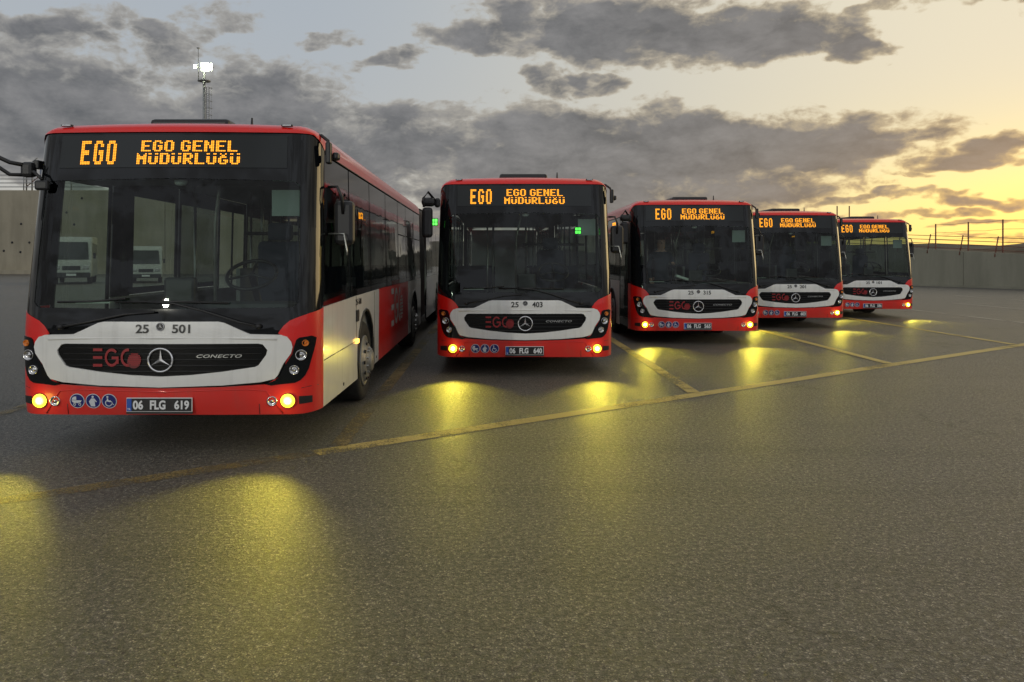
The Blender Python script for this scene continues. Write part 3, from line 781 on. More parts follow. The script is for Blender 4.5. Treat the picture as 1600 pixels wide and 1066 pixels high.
    bm = bmesh.new(); add_box(bm, (1.30,.42,2.60), (.05,.08,.20), .015); add_box(bm, (1.35,.50,2.58), (.06,.10,.07), .02)
    cu_ = from_bm('corner_camera', bm, M['plastic'], b)
    tube('camera_bracket', [(1.12,.62,2.79),(1.22,.50,2.775),(1.285,.46,2.72),(1.295,.44,2.66)], .016, M['plastic'], cu_)
    # ---- number plate base and stickers
    pp = F(0, .365)
    pl = box('number_plate', (-.01, pp.y-.02, .362), (.545,.012,.122), M['plateink'], b, .003)
    box('plate_field', (-.01, pp.y-.0275, .362), (.532,.004,.110), M['plateblack'], pl)
    box('plate_band', (-.257, pp.y-.0305, .362), (.040,.003,.108), M['plateblue'], pl)
    me = fit_text('TR', .026, .018, bold=.001); me.materials.append(M['plateink']); me.name = 'plate_country'
    o = link(bpy.data.objects.new('plate_country_text', me), pl); o.rotation_euler = (R(90),0,0); o.location = (-.257, pp.y-.0325, .325)
    box('plate_holder', (-.01, pp.y-.018, .292), (.545,.014,.018), M['plastic'], b)
    for i, x in enumerate((-.712, -.575, -.438)):
        st = front('access_sticker', disc_poly(x, .388, .064, 28), M['stwhite'], b, off=.003, thick=.002)
        front('sticker_field', disc_poly(x, .388, .058, 28), M['stblue'], st, off=.0045, thick=.001)
        mp_ = lambda a, c, x=x: F(sx(x+a), .388+c, .0065)
        P_ = []
        if i == 0:  # pram
            P_.append([(-.045,.006),(.042,.006),(.03,-.012),(.005,-.018),(-.03,-.016),(-.043,-.006)])
            P_.append([(-.045,.010),(-.005,.010),(-.005,.040),(-.024,.038),(-.04,.026)])
            P_ += arc_band(-.022,-.030,.012,.007,0,360,12) + arc_band(.022,-.030,.012,.007,0,360,12)
        elif i == 1:  # standing figure
            P_.append(disc_poly(0,.038,.010,12)); P_.append([(-.014,.024),(.014,.024),(.034,-.004),(.028,-.010),(.012,.006),(.012,-.014),(.018,-.046),(.007,-.046),(0,-.018),(-.007,-.046),(-.018,-.046),(-.012,-.014),(-.012,.006),(-.028,-.010),(-.034,-.004)])
        else:  # wheelchair
            P_.append(disc_poly(-.012,.038,.009,12)); P_.append([(-.018,.026),(-.006,.026),(-.004,.008),(.016,.008),(.016,.001),(-.002,.001),(-.002,-.006),(.020,-.006),(.032,-.032),(.042,-.028),(.040,-.022),(.034,-.024),(.024,.0),(-.016,.0)])
            P_ += arc_band(-.004,-.016,.030,.022,100,350,20)
        polys('sticker_symbol', P_, mp_, M['stwhite'], st)
    return b

FOG_E = 64.0
proto = build_bus()
def kids(o): return [c for c in bpy.data.objects if c.parent == o]
CH = {}
for o in bpy.data.objects:
    if o.parent is not None: CH.setdefault(o.parent.name, []).append(o)
def copy_tree(o, parent=None):
    c = o.copy(); COL.objects.link(c)
    if parent is not None: c.parent = parent
    for k in CH.get(o.name, []): copy_tree(k, c)
    return c
specs = [  # x, y(front), number, plate, label
 (-2.785, 6.49, '501', '06 FLG 619', 'nearest and largest red and white articulated bus, number 25 501 with plate 06 FLG 619'),
 (.49, 10.96, '403', '06 FLG 640', 'second bus from the left, red and white, number 25 403, plate 06 FLG 640'),
 (4.075, 15.1, '315', '06 FLG 565', 'middle red and white bus, number 25 315, a person standing behind its windscreen'),
 (7.375, 18.6, '201', '06 FLG 603', 'fourth bus from the left, number 25 201, its left edge hidden by bus 315'),
 (10.94, 22.0, '101', '06 FLG 586', 'farthest and smallest bus at the right end of the row, number 25 101')]
buses = [proto] + [copy_tree(proto) for _ in specs[1:]]
GB = 'city buses parked side by side in a staggered row'
for bus, (x, y, num, plate, lab) in zip(buses, specs):
    bus.location = (x, y, 0); tag(bus, lab, 'bus', GB)
    ch = [c for c in bpy.data.objects if c.parent == bus]
    fp_ = [c for c in ch if c.name.startswith('front_panel')][0]; np_ = [c for c in ch if c.name.startswith('number_plate')][0]
    sw = [c for c in ch if c.name.startswith('side_panel_white')][0]
    front_text('series_number', '25', -.148, 1.018, .108, .074, M['ink'], fp_, off=.026, bold=.0022)
    front_text('fleet_number', num, .172, 1.018, .148, .074, M['ink'], fp_, off=.026, bold=.0022)
    a, b_, c_ = plate.split(' ')
    for nm, s, xx, ww in (('plate_province', a, -.183, .085), ('plate_letters', b_, -.020, .128), ('plate_digits', c_, .178, .122)):
        me = fit_text(s, ww, .080, bold=.0035); me.materials.append(M['plateink']); me.name = nm
        o = link(bpy.data.objects.new(nm, me), np_); o.rotation_euler = (R(90),0,0); o.location = (xx, F(0,.365).y-.0325, .362)
    side_text('side_fleet_number', '25-'+num, 2.12, 1.14, .36, .07, M['ink'], sw, sg=1, off=.003, bold=.001)
# nearest bus: slightly raised on its suspension
b1 = buses[0]; b1.scale = (1.02, 1.0, .975); b1.location.z = .075
for c in [c for c in bpy.data.objects if c.parent == b1 and c.name.startswith('wheel') and not c.name.startswith('wheel_')]: c.location.z = -.075/.975
# photo-left mirrors
for i, bus in enumerate(buses):
    if i == 1:
        for (gx, gy, gz) in ((.80,.42,2.09), (-1.315,.30,2.21)):
            hs = box('green_light_box', (gx,gy,gz), (.10,.02,.11), M['plastic'], bus, .004)  # box carrying four small green emissive squares
            for q in (-.022,.022):
                for w_ in (-.025,.025): box('green_light', (gx+q,gy-.013,gz+w_), (.036,.008,.040), M['green'], hs)
    if i == 2: box('paper_stack', (-.15,.40,1.28), (.42,.16,.05), M['paper'], bus, .01, Matrix.Rotation(R(18), 3, 'Y'))
    if i == 0:
        bm = bmesh.new(); add_box(bm, (-1.31,.36,2.44), (.11,.10,.14), .03); add_box(bm, (-1.25,.40,2.49), (.05,.08,.08), .01)
        m_ = from_bm('mirror_bracket', bm, M['plastic'], bus)
        tube('mirror_arm', [(-1.34,.32,2.48),(-1.44,.30,2.50),(-1.62,.22,2.60),(-1.85,.2,2.66)], .019, M['plastic'], m_)
        tube('mirror_arm', [(-1.34,.34,2.39),(-1.44,.30,2.39),(-1.62,.22,2.54),(-1.85,.2,2.62)], .017, M['plastic'], m_)
        tube('mirror_arm', [(-1.26,.33,2.42),(-1.17,.20,2.40),(-1.08,.16,2.33)], .013, M['plastic'], m_)
        bm = bmesh.new(); add_box(bm, (-1.94,.2,2.35), (.2,.12,.42), .05); from_bm('mirror_head', bm, M['plastic'], m_)
        bm = bmesh.new(); add_box(bm, (-1.09,.18,2.28), (.12,.05,.09), .02); from_bm('front_mirror_head', bm, M['plastic'], m_)
    else:
        bm = bmesh.new(); add_box(bm, (-1.415,.22,2.20), (.155,.11,.44), .045)
        m_ = from_bm('mirror', bm, M['plastic'], bus)
        bm = bmesh.new(); add_box(bm, (-1.40,.24,2.50), (.20,.14,.13), .05); add_box(bm, (-1.28,.38,2.50), (.08,.08,.14), .03)
        from_bm('mirror_bracket', bm, M['plastic'], m_)
        tube('mirror_arm', [(-1.30,.3,2.52),(-1.40,.18,2.64),(-1.47,.16,2.55),(-1.46,.16,2.42)], .018, M['plastic'], m_)

# ------------------------------------------------------------------ person inside the middle bus
def make_person(loc):
    pts = {'pelvis':(0,0,.95,.135),'belly':(0,0,1.12,.13),'chest':(0,0,1.32,.15),'neck':(0,0,1.47,.06),'head1':(0,-.01,1.56,.085),'head2':(0,-.01,1.66,.095),'head3':(0,0,1.73,.07),
     'sl':(-.19,0,1.38,.065),'el':(-.26,.02,1.12,.05),'wl':(-.24,-.10,.9,.035),'hl':(-.235,-.13,.83,.03),
     'sr':(.19,0,1.38,.065),'er':(.27,-.02,1.12,.05),'wr':(.20,-.22,1.2,.035),'hr':(.18,-.29,1.22,.03),
     'hpl':(-.10,0,.88,.10),'kl':(-.11,-.01,.50,.065),'al':(-.11,.01,.09,.045),'tl':(-.12,-.13,.04,.035),
     'hpr':(.10,0,.88,.10),'kr':(.11,-.01,.50,.065),'ar':(.11,.01,.09,.045),'tr':(.12,-.13,.04,.035)}
    names = list(pts); E_ = [('pelvis','belly'),('belly','chest'),('chest','neck'),('neck','head1'),('head1','head2'),('head2','head3'),('chest','sl'),('sl','el'),('el','wl'),('wl','hl'),
     ('chest','sr'),('sr','er'),('er','wr'),('wr','hr'),('pelvis','hpl'),('hpl','kl'),('kl','al'),('al','tl'),('pelvis','hpr'),('hpr','kr'),('kr','ar'),('ar','tr')]
    me = bpy.data.meshes.new('body'); me.from_pydata([pts[n][:3] for n in names], [(names.index(a), names.index(b)) for a, b in E_], [])
    o = bpy.data.objects.new('body', me); COL.objects.link(o)
    md = o.modifiers.new('s', 'SKIN'); sv = me.skin_vertices[0].data
    for i, n in enumerate(names): sv[i].radius = (pts[n][3], pts[n][3]*(.8 if n in ('belly','chest','pelvis') else 1))
    sv[0].use_root = True
    o.modifiers.new('u', 'SUBSURF').levels = 2
    bpy.context.view_layer.update()
    dg = bpy.context.evaluated_depsgraph_get(); m2 = bpy.data.meshes.new_from_object(o.evaluated_get(dg)); bpy.data.objects.remove(o)
    m2.materials.clear(); m2.materials.append(M['cloth']); m2.materials.append(M['skin']); m2.materials.append(M['hair'])
    for p in m2.polygons:
        c = p.center; p.use_smooth = True
        if c.z > 1.45: p.material_index = 2 if (c.z > 1.70 or (c.y > .02 and c.z > 1.56)) else 1
        elif (c.x < -.15 and c.z < .9 and c.z > .75) or c.y < -.22: p.material_index = 1
    root = empty('person', loc)
    bd = bpy.data.objects.new('body', m2); link(bd, root)
    for sg in (-1, 1):
        bm = bmesh.new()
        for k in range(4): add_tube(bm, [(sg*.2+(k-1.5)*.018-.02, -.28 if sg > 0 else -.13, 1.22 if sg > 0 else .83), (sg*.2+(k-1.5)*.02-.02, -.34 if sg > 0 else -.15, 1.20 if sg > 0 else .76)], .009, 6)
        from_bm('fingers', bm, M['skin'], root, True)
    box('nose', (0,-.11,1.63), (.022,.04,.04), M['skin'], root, .008)
    bm = bmesh.new(); 
    for sg in (-1, 1): add_box(bm, (sg*.034,-.098,1.665), (.022,.012,.010))
    from_bm('eyes', bm, M['ink'], root)
    tag(root, 'person in dark clothes standing behind the windscreen of bus 315', 'person')
make_person((4.075-.52, 15.1+.95, .385))

# ------------------------------------------------------------------ asphalt ground and markings
def asphalt():
    m = bpy.data.materials.new('asphalt'); m.use_nodes = True; nt = m.node_tree; b = nt.nodes['Principled BSDF']
    t = nt.nodes.new('ShaderNodeTexCoord'); P = V(nt, t.outputs['Object'])
    big = noise(nt, P, .16, 6, .6, .4); mid = noise(nt, P, 1.1, 6, .65); fine = noise(nt, P, 60, 3, .7)
    wob = nt.nodes.new('ShaderNodeTexNoise'); nt.links.new(P.s, wob.inputs['Vector']); wob.inputs['Scale'].default_value = 70; wob.inputs['Detail'].default_value = 2
    wsc = nt.nodes.new('ShaderNodeVectorMath'); wsc.operation = 'SCALE'; wsc.inputs[3].default_value = .022; nt.links.new(wob.outputs['Color'], wsc.inputs[0])
    wad = nt.nodes.new('ShaderNodeVectorMath'); wad.operation = 'ADD'; nt.links.new(P.s, wad.inputs[0]); nt.links.new(wsc.outputs[0], wad.inputs[1])
    vo = nt.nodes.new('ShaderNodeTexVoronoi'); nt.links.new(wad.outputs[0], vo.inputs['Vector']); vo.inputs['Scale'].default_value = 90; vo.inputs['Randomness'].default_value = 1
    sepc = nt.nodes.new('ShaderNodeSeparateColor'); nt.links.new(vo.outputs['Color'], sepc.inputs[0])
    rnd = V(nt, sepc.outputs[0]); dist = V(nt, vo.outputs['Distance'])
    pits = sstep(nt, noise(nt, P, 30, 5, .8), .42, .54)
    # tyre tracks
    mp = nt.nodes.new('ShaderNodeMapping'); nt.links.new(P.s, mp.inputs[0]); mp.inputs['Rotation'].default_value = (0,0,R(-38)); mp.inputs['Scale'].default_value = (.10,1.1,1)
    stk = noise(nt, V(nt, mp.outputs[0]), 1.2, 5, .6)
    base = mixc(nt, sstep(nt, big, .35, .65), (.082,.078,.069), (.146,.139,.122))
    base = mixc(nt, sstep(nt, mid, .25, .8)*0.4, base, (.104,.097,.083))
    base = mixc(nt, sstep(nt, stk, .52, .72)*0.6, base, (.042,.040,.036))
    stone = mixc(nt, rnd.f('POWER', 1.5), (.022,.020,.018), (.56,.52,.43))
    base = mixc(nt, sstep(nt, dist, .62, .30)*0.85, base, stone)
    base = mixc(nt, (pits*-1.0 + 1.0)*0.72, base, (.018,.017,.016))
    # oil stains and fine cracks
    oil = sstep(nt, noise(nt, P, .75, 4, .55, .6), .66, .74)
    base = mixc(nt, oil*0.55, base, (.022,.021,.020))
    ck = nt.nodes.new('ShaderNodeTexVoronoi'); ck.feature = 'DISTANCE_TO_EDGE'; ck.inputs['Scale'].default_value = .42
    w2 = nt.nodes.new('ShaderNodeTexNoise'); nt.links.new(P.s, w2.inputs['Vector']); w2.inputs['Scale'].default_value = 1.6; w2.inputs['Detail'].default_value = 7; w2.inputs['Roughness'].default_value = .7
    w2a = nt.nodes.new('ShaderNodeVectorMath'); w2a.operation = 'ADD'; nt.links.new(P.s, w2a.inputs[0]); nt.links.new(w2.outputs['Color'], w2a.inputs[1]); nt.links.new(w2a.outputs[0], ck.inputs['Vector'])
    crack = sstep(nt, V(nt, ck.outputs['Distance']), .010, .001)*sstep(nt, noise(nt, P, .3, 2, .5), .50, .62)
    base = mixc(nt, crack*0.75, base, (.012,.012,.011))
    nt.links.new(base.s, b.inputs['Base Color'])
    rg = rnd*0.30 + 0.34 + (big-0.5)*0.25 + stk*0.05 - oil*0.12; nt.links.new(rg.s, b.inputs['Roughness'])
    b.inputs['Specular IOR Level'].default_value = .55
    hgt = (dist*-0.8 + rnd*0.5) + fine*0.3 + pits*0.9 - crack*2.0
    bn = nt.nodes.new('ShaderNodeBump'); bn.inputs['Strength'].default_value = .8; bn.inputs['Distance'].default_value = .008
    nt.links.new(hgt.s, bn.inputs['Height']); nt.links.new(bn.outputs[0], b.inputs['Normal'])
    return m
M['asphalt'] = asphalt()
def paint(name, col, wear):
    m = bpy.data.materials.new(name); m.use_nodes = True; nt = m.node_tree; b = nt.nodes['Principled BSDF']
    t = nt.nodes.new('ShaderNodeTexCoord'); P = V(nt, t.outputs['Object'])
    n1 = noise(nt, P, 3.5, 8, .7); n2 = noise(nt, P, 55, 4, .7); n3 = noise(nt, P, .35, 3, .5)
    w = sstep(nt, n1*0.5 + n2*0.6 + (n3-0.5)*0.9, wear-.10, wear+.14)
    c = mixc(nt, n2, tuple(x*.75 for x in col), col); b.inputs['Roughness'].default_value = .6
    nt.links.new(c.s, b.inputs['Base Color'])
    tr = nt.nodes.new('ShaderNodeBsdfTransparent'); mx = nt.nodes.new('ShaderNodeMixShader'); out = nt.nodes['Material Output']
    nt.links.new(w.s, mx.inputs[0]); nt.links.new(tr.outputs[0], mx.inputs[1]); nt.links.new(b.outputs[0], mx.inputs[2]); nt.links.new(mx.outputs[0], out.inputs[0])
    vo = nt.nodes.new('ShaderNodeTexVoronoi'); nt.links.new(P.s, vo.inputs['Vector']); vo.inputs['Scale'].default_value = 85
    bn = nt.nodes.new('ShaderNodeBump'); bn.inputs['Strength'].default_value = .5; bn.inputs['Distance'].default_value = .004
    nt.links.new(vo.outputs['Distance'], bn.inputs['Height']); nt.links.new(bn.outputs[0], b.inputs['Normal'])
    return m
M['yline'] = paint('yellow_line_paint', (.56,.43,.13), .44)
M['yfade'] = paint('faded_yellow_paint', (.27,.20,.075), .53)
M['wline'] = paint('pale_line_paint', (.42,.40,.34), .48)
g = from_py('ground', [(-2500,-600,0),(2500,-600,0),(2500,3000,0),(-2500,3000,0)], [(0,1,2,3)], M['asphalt']); tag(g, 'dark grained asphalt of the bus yard', None, None, 'structure')
def strip(name, p0, p1, w, mat, label, z=.004):
    a, b_ = Vector(p0), Vector(p1); d = (b_-a); L_ = d.length; d.normalize(); n = Vector((-d.y, d.x))
    vs, fs = [], []; k = max(2, int(L_/1.5))
    for i in range(k+1):
        c = a + d*L_*i/k; jit = random.uniform(-.008,.008)
        for s_ in (-.5, .5): q = c + n*w*(s_ + jit); vs.append((q.x, q.y, z))
    for i in range(k): fs.append((2*i, 2*i+2, 2*i+3, 2*i+1))
    o = from_py(name, vs, fs, mat); tag(o, label, None, None, 'structure'); return o
strip('line_marking', (-7.9,2.0), (-3.35,5.235), .19, M['yline'], 'yellow line on the asphalt at the lower left')
strip('line_marking', (-3.35,5.235), (-1.5,6.553), .19, M['yfade'], 'worn away stretch of the yellow line before the nearest bus')
strip('line_marking', (-1.5,6.553), (24,24.7), .20, M['yline'], 'yellow line running away to the right in front of the buses', .004)
for i, x in enumerate((-5.25, -1.35, 2.52, 6.35, 10.25, 14.1, 18.0, 22)):
    y0 = 7.62 + .712*x + .12
    strip('line_marking', (x, y0), (x, y0+13), .16, M['yfade'] if x < 0 else M['yline'] if x < 12 else M['wline'], 'bay divider line between parked buses', .008)
# ------------------------------------------------------------------ hills round the yard
def hills():
    vs, fs = [], []; n = 180
    for k in range(n):
        a = 2*math.pi*k/n; r = 420
        h = 9 + 4*math.sin(a*3+1) + 2.5*math.sin(a*9) + 1.2*math.sin(a*23+2)
        for (rr, hh) in ((r-60, -.5), (r, h), (r+200, h*1.3), (r+500, -1)): vs.append((rr*math.sin(a), rr*math.cos(a), hh))
    for k in range(n):
        j = (k+1) % n
        for q in range(3): fs.append((4*k+q, 4*j+q, 4*j+q+1, 4*k+q+1))
    return from_py('hills', vs, fs, pmat('dry_hill', (.075,.068,.05), .95, var=.3, vscale=.05), None, True)
tag(hills(), 'low dark hills on the horizon', None, None, 'structure')
# ------------------------------------------------------------------ concrete walls
def concrete(name, c1, c2):
    m = bpy.data.materials.new(name); m.use_nodes = True; nt = m.node_tree; b = nt.nodes['Principled BSDF']
    t = nt.nodes.new('ShaderNodeTexCoord'); P = V(nt, t.outputs['Object'])
    mp = nt.nodes.new('ShaderNodeMapping'); nt.links.new(P.s, mp.inputs[0]); mp.inputs['Scale'].default_value = (1,1,.18)
    n1 = noise(nt, V(nt, mp.outputs[0]), .9, 7, .65); n2 = noise(nt, P, .25, 4, .5); n3 = noise(nt, P, 9, 4, .6)
    c = mixc(nt, sstep(nt, n1*0.6+n2*0.4, .35, .65), c1, c2); c = mixc(nt, n3*0.3, c, tuple(x*.7 for x in c1))
    nt.links.new(c.s, b.inputs['Base Color']); b.inputs['Roughness'].default_value = .9
    return m
M['conc'] = concrete('concrete_warm', (.34,.305,.22), (.46,.41,.30))
M['conc2'] = concrete('concrete_ramp', (.22,.214,.165), (.31,.30,.235))
wl = empty('retaining_wall', (-70, 97, 0)); tag(wl, 'tall beige concrete retaining wall behind the nearest bus', 'wall')
for k in range(10):
    x0 = -75 + k*13.0; h = 10.55
    box('wall_panel', (x0+6.5, k*.0, h/2), (12.94,.8,h), M['conc'], wl, .03)
box('wall_footing', (-10,-.9,.25), (130,1.2,.5), M['conc'], wl)
for (px, py) in ((33,350),(19,379),(6,392),(32,394),(46,379),(104,332),(116,351),(128,310)):
    yy = 96.6; X = (px-767)*yy/1200+70; Z = 1.64+(408-py)*yy/1200
    lathe('tie_hole', [(.15,0),(.13,-.03),(0,-.02)], M['ink'], wl, axis='Y', n=10, loc=(X, -.42, Z))
rl = empty('wall_railing', (-70, 97, 10.55)); tag(rl, 'horizontal bar railing on top of the tall concrete wall at left', 'railing')
for k in range(4): tube('rail', [(-75,0,.45+k*.5),(55,0,.45+k*.5)], .06, M['steelp'], rl, 6)
for k in range(22): tube('railing_post', [(-73+k*6,0,0),(-73+k*6,0,2.1)], .07, M['steelp'], rl, 6)
tw = empty('steel_tower', (-58.3, 99, 10.55)); tag(tw, 'small steel frame structure with grey box above the left concrete wall', 'tower')
for (x, y) in ((-1.2,-.6),(1.2,-.6),(-1.2,.6),(1.2,.6)): tube('frame_post', [(x,y,0),(x,y,3.6)], .09, M['steelp'], tw, 6)
box('cabinet', (1.0,0,1.9), (1.1,1.1,3.6), pmat('cabinet_blue_grey', (.20,.23,.28), .6), tw, .03)
tube('brace', [(-1.2,-.6,.6),(1.2,-.6,2.6)], .06, M['rust'], tw, 6); tube('brace', [(-1.2,-.6,3.2),(.2,-.6,4.3)], .07, M['steelp'], tw, 6)
# right ramp wall
def P2(px, py_base): y = 1968/(py_base-408.0); return Vector(((px-767)*y/1200, y, 0))
wr = empty('ramp_wall', (0,0,0)); tag(wr, 'low grey concrete ramp wall with rusty railing beyond the last bus', 'wall')
A_ = P2(1430, 446.5); B_ = P2(1600, 452.2); D_ = (B_-A_).normalized(); Lr = (B_-A_).length
def ztop(t): return 2.47 - .43*(t/Lr)
def wallpoint(t): return A_ + D_*t
segs = [-26+i*4.2 for i in range(14)]
for t0 in segs:
    t1 = t0+4.17; a, c = wallpoint(t0), wallpoint(t1); nrm = Vector((-D_.y, D_.x, 0)); 
    if nrm.x < 0: nrm = -nrm
    vs = []
    for q, t in ((a, t0), (c, t1)):
        zt_ = max(1.0, ztop(t))
        vs += [q, q+nrm*.35, q+nrm*.35+Vector((0,0,zt_)), q+Vector((0,0,zt_))]
    from_py('wall_panel', [tuple(v) for v in vs], [(0,1,2,3),(4,7,6,5),(0,4,5,1),(3,2,6,7),(0,3,7,4),(1,5,6,2)], M['conc2'], wr)
from_py('wall_kerb', [tuple(v) for v in [wallpoint(-26)-nrm*.25, wallpoint(-26), wallpoint(-26)+Vector((0,0,.12)), wallpoint(-26)-nrm*.25+Vector((0,0,.12)), wallpoint(30)-nrm*.25, wallpoint(30), wallpoint(30)+Vector((0,0,.12)), wallpoint(30)-nrm*.25+Vector((0,0,.12))]], [(0,1,2,3),(7,6,5,4),(0,3,7,4),(3,2,6,7)], M['conc2'], wr)
rr_ = empty('ramp_railing', (0,0,0)); tag(rr_, 'rusty brown four bar railing along the ramp wall at right', 'railing')
for k in range(4):
    tube('rail', [tuple(wallpoint(t) + nrm*(.1+.06*k) + Vector((0,0,max(1.0, ztop(t))+.14+.25*k))) for t in (-26, -10, 0, 5, 10, 20, 30)], .022, M['rust'], rr_, 6)
for k in range(-9, 13):
    t = .9 + k*2.25; q = wallpoint(t); z0 = max(1.0, ztop(t))
    tube('railing_post', [tuple(q+Vector((0,0,z0-.25))-nrm*.03), tuple(q+nrm*.30+Vector((0,0,z0+.98)))], .035, M['rust'], rr_, 6)
# ground bank behind the ramp wall
vs, fs = [], []; nn = 24
for k in range(nn+1):
    t = -30 + k*3.2; q = wallpoint(t)
    hh = 3.05 + .25*math.sin(k*.7) + (.4 if k > 12 else 0) - .02*max(0, 9-k)*4
    for (o_, z_) in ((1.5, 0), (5, hh-.9), (14, hh), (60, hh)): p = q + nrm*o_; vs.append((p.x, p.y, z_))
for k in range(nn):
    for q in range(3): fs.append((4*k+q, 4*k+4+q, 4*k+5+q, 4*k+1+q))
o = from_py('bank', vs, fs, pmat('bank_soil', (.11,.085,.055), .95, var=.3, vscale=.6, bump=.6, bscale=3), None, True); tag(o, 'brown earth bank behind the ramp wall', None, None, 'structure')
# tall thin posts with wires
pst = [(1462,350,55),(1513,347,52),(1567,343,48),(1308,322,60),(1327,322,60),(1640,338,45)]
tops = []
for i, (px, py, y) in enumerate(pst):
    X = (px-767)*y/1200; Z = 1.64+(408-py)*y/1200
    lab = ['thin steel mesh post, left one of three above the ramp railing', 'thin steel mesh post between two others above the ramp railing', 'thin steel mesh post rising at the right of the ramp railing', 'thin dark post showing above the roof of bus 101, left of a pair', 'thin dark post showing above the roof of bus 101, right of a pair', 'thin steel post beyond the right edge of the ramp railing'][i]
    o = tube('fence_post', [(X,y,0),(X,y,Z)], .045, M['rust'], None, 6); tag(o, lab, 'post', 'thin posts behind the ramp wall'); tops.append(Vector((X,y,Z)))
for a, c, lab in ((tops[0], tops[1], 'thin wires between the left and middle mesh posts'), (tops[1], tops[2], 'thin wires between the middle and right mesh posts'), (tops[2], tops[5], 'thin wires running right from the tallest mesh post')):
    bm = bmesh.new()
    for dz_ in (.05, .6, 1.1): 
        mid_ = (a+c)/2 - Vector((0,0,dz_+.06)); add_tube(bm, [a-Vector((0,0,dz_)), mid_, c-Vector((0,0,dz_))], .010, 4)
    o = from_bm('wire', bm, M['rust']); tag(o, lab, 'wire')
# ------------------------------------------------------------------ floodlight mast
my = 130.0; mx_ = (319-767)*my/1200
mast = empty('floodlight_mast', (mx_, my, 0)); tag(mast, 'tall floodlight mast with lit lamps rising behind the nearest bus', 'floodlight mast')
def mz(py): return 1.64+(408-py)*my/1200
tube('pole', [(0,0,0),(0,0,mz(103))], [.42,.20], M['steelp'], mast, 12)
pf = lathe('platform', [(.3,0),(1.05,0),(1.05,.18),(.98,.18),(.98,.05),(.3,.05)], M['steelp'], mast, axis='Z', n=24, loc=(0,0,mz(127.5)))
tube('antenna_rod', [(-.95,0,mz(127)),(-1.0,0,mz(74))], [.07,.05], M['steelp'], mast, 6)
lathe('antenna_tip', [(0,.1),(.32,0),(.0,-.25)], M['steelp'], mast, axis='Z', n=10, loc=(-1.0,0,mz(75)))
lad = tube('ladder_rail', [(.42,0,0),(.42,0,mz(136))], .05, M['steelp'], mast, 6); tube('ladder_rail', [(.86,0,0),(.86,0,mz(136))], .05, M['steelp'], mast, 6)
bm = bmesh.new()
for k in range(70):
    z_ = mz(136) - k*.36; add_tube(bm, [(.42,0,z_),(.86,0,z_)], .025, 4)
tag(from_bm('ladder_rungs', bm, M['steelp'], mast), kind='stuff')
for k in range(16):
    z_ = mz(138) - k*1.15
    if k in (8,): continue
    tube('ladder_hoop', [(.42,-.05,z_),(.45,-.7,z_),(1.0,-.85,z_),(1.4,-.5,z_),(1.35,.1,z_),(.86,.05,z_)], .03, M['steelp'], mast, 5)
for x in (.62, 1.05, 1.38): tube('cage_strip', [(x,-.75 if x < 1.3 else -.45,mz(138)),(x,-.75 if x < 1.3 else -.45,mz(138)-17)], .025, M['steelp'], mast, 5)
tube('lamp_crossbar', [(-1.5,-.1,mz(106)),(1.6,-.1,mz(106))], .08, M['steelp'], mast, 6)
for (x, dz_) in ((-1.35,0),(-.05,.25),(.55,.35),(1.15,.2),(.0,-.4),(.6,-.5),(1.15,-.35)):
    h_ = box('floodlight', (x,-.25,mz(105)+dz_), (.62 if x > -1 else .4,.30,.52), M['steelp'], mast, .05)
    box('floodlight_lens', (x,-.42,mz(105)+dz_), (.60 if x > -1 else .40,.06,.56), M['flood'], h_, .02)
# second mast behind the photographer: its lamps glint in the windscreens and light the bus fronts
CH = {}
for o in bpy.data.objects:
    if o.parent is not None: CH.setdefault(o.parent.name, []).append(o)
m2 = copy_tree(mast); m2.location = (-44, -92, 0); m2.rotation_euler = (0, 0, R(180)); m2.scale = (.55,.55,.55)
tag(m2, 'lit floodlight mast standing behind the photographer, reflected in the windscreens', 'floodlight mast')
fl = bpy.data.lights.new('floodlight_beam', 'SPOT'); flo = bpy.data.objects.new('floodlight_beam', fl); COL.objects.link(flo)
fl.energy = 52000; fl.color = (1.0, .97, .84); fl.spot_size = R(50); fl.spot_blend = .8; fl.shadow_soft_size = 1.0
flo.location = (-44, -91, mz(105)*.55); flo.rotation_euler = (Vector(flo.location) - Vector((3, 14, 0))).to_track_quat('Z', 'Y').to_euler()
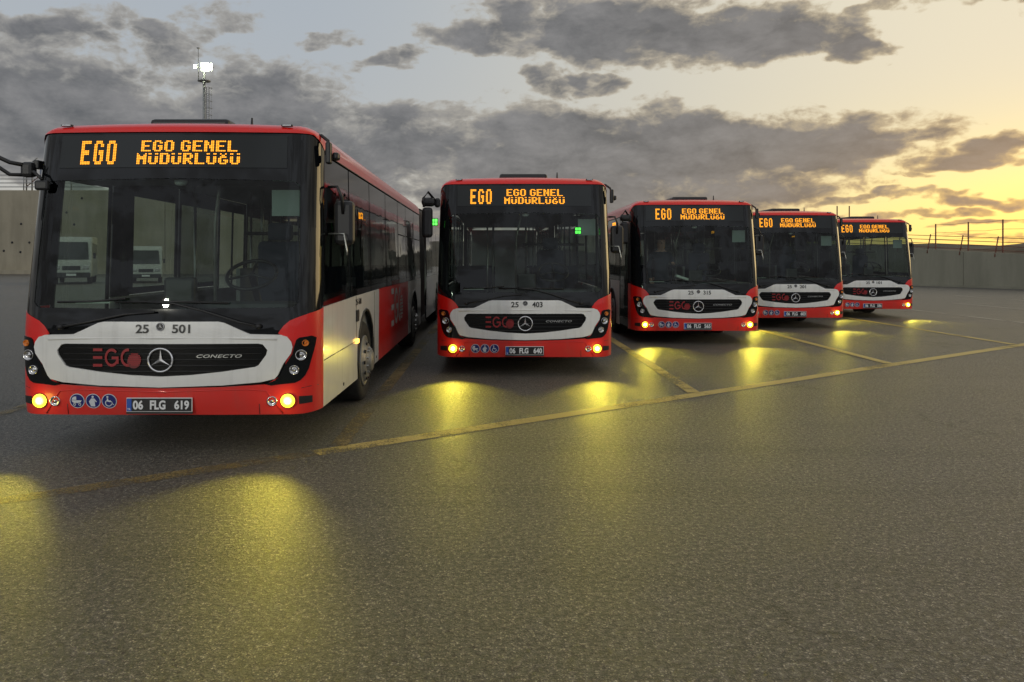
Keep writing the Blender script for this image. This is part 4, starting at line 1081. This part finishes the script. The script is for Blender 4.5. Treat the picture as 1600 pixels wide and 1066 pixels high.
# ------------------------------------------------------------------ white vehicles seen through the nearest bus
def van():
    v = empty('parked_van')
    prof = [(0,.35),(-.05,.6),(0,1.15),(.25,1.25),(.75,2.25),(1.0,2.5),(5.8,2.6),(6.0,2.4),(6.0,.35)]
    def slab(name, prof, hw, mat, par):
        vs = [(-hw, y, z) for y, z in prof] + [(hw, y, z) for y, z in prof]; n = len(prof)
        fs = [tuple(range(n)), tuple(reversed(range(n, 2*n)))] + [(i, n+i, n+(i+1)%n, (i+1)%n) for i in range(n)]
        bm = bmesh.new(); bv = [bm.verts.new(p) for p in vs]
        for f in fs: bm.faces.new([bv[i] for i in f])
        bmesh.ops.recalc_face_normals(bm, faces=bm.faces[:]); bmesh.ops.bevel(bm, geom=bm.edges[:], offset=.05, segments=2, affect='EDGES')
        return from_bm(name, bm, mat, par)
    slab('body', prof, 1.0, M['vanwhite'], v)
    from_py('windscreen', [(-.86,.24,1.31),(.86,.24,1.31),(.78,.70,2.22),(-.78,.70,2.22)], [(0,1,2,3)], M['vanglass'], v)
    vs = [(-.86,.20,1.31),(.86,.20,1.31),(.78,.66,2.22),(-.78,.66,2.22),(-.86,.28,1.31),(.86,.28,1.31),(.78,.74,2.22),(-.78,.74,2.22)]
    bpy.data.objects.remove([c for c in bpy.data.objects if c.parent == v and c.name.startswith('windscreen')][0])
    from_py('windscreen', vs, [(0,1,2,3),(4,7,6,5),(0,4,5,1),(3,2,6,7),(0,3,7,4),(1,5,6,2)], M['vanglass'], v)
    box('bumper', (0,-.07,.48), (1.9,.12,.26), M['plastic'], v, .04); box('grille', (0,-.055,.85), (.9,.06,.22), M['plastic'], v, .02)
    box('number_plate', (0,-.14,.50), (.5,.02,.11), M['plateink'], v)
    for sg in (-1, 1):
        box('headlight', (sg*.72,-.04,.88), (.34,.08,.2), M['refl'], v, .03); box('side_mirror', (sg*1.13,.55,1.5), (.14,.1,.3), M['plastic'], v, .03)
        for k in range(4): box('side_window', (sg*1.0,1.6+k*1.15,1.85), (.03,1.0,.65), M['vanglass'], v, .01)
        for y in (.95, 4.8): lathe('wheel', [(.0,.0),(.2,.02*sg),(.22,.0),(.34,.0),(.36,-.04*sg),(.36,-.22*sg),(.2,-.24*sg)], M['rubber'], v, loc=(sg*.98,y,.36), n=20)
    return v
v0 = van()
vs_ = [(-29.5,54,.42,'white minibus seen through the left door glass of the nearest bus'), (-25.6,57,.40,'white minibus seen through the windscreen right of the door opening'),
       (-20.6,58,.36,'white minibus parked behind the driver area of the nearest bus'), (-29.5,52,.05,'white minibus half hidden behind the front left corner of nearest bus')]
CH[v0.name] = [o for o in bpy.data.objects if o.parent == v0]
for i, (x, y, rz, lab) in enumerate(vs_[:2]):
    v = v0 if i == 0 else copy_tree(v0)
    v.location = (x, y, 0); v.rotation_euler = (0,0,rz); v.scale = [(1.25,1.2,1.35),(1.1,1.15,1.1)][i]; tag(v, lab, 'minibus', 'white minibuses parked behind the nearest bus')
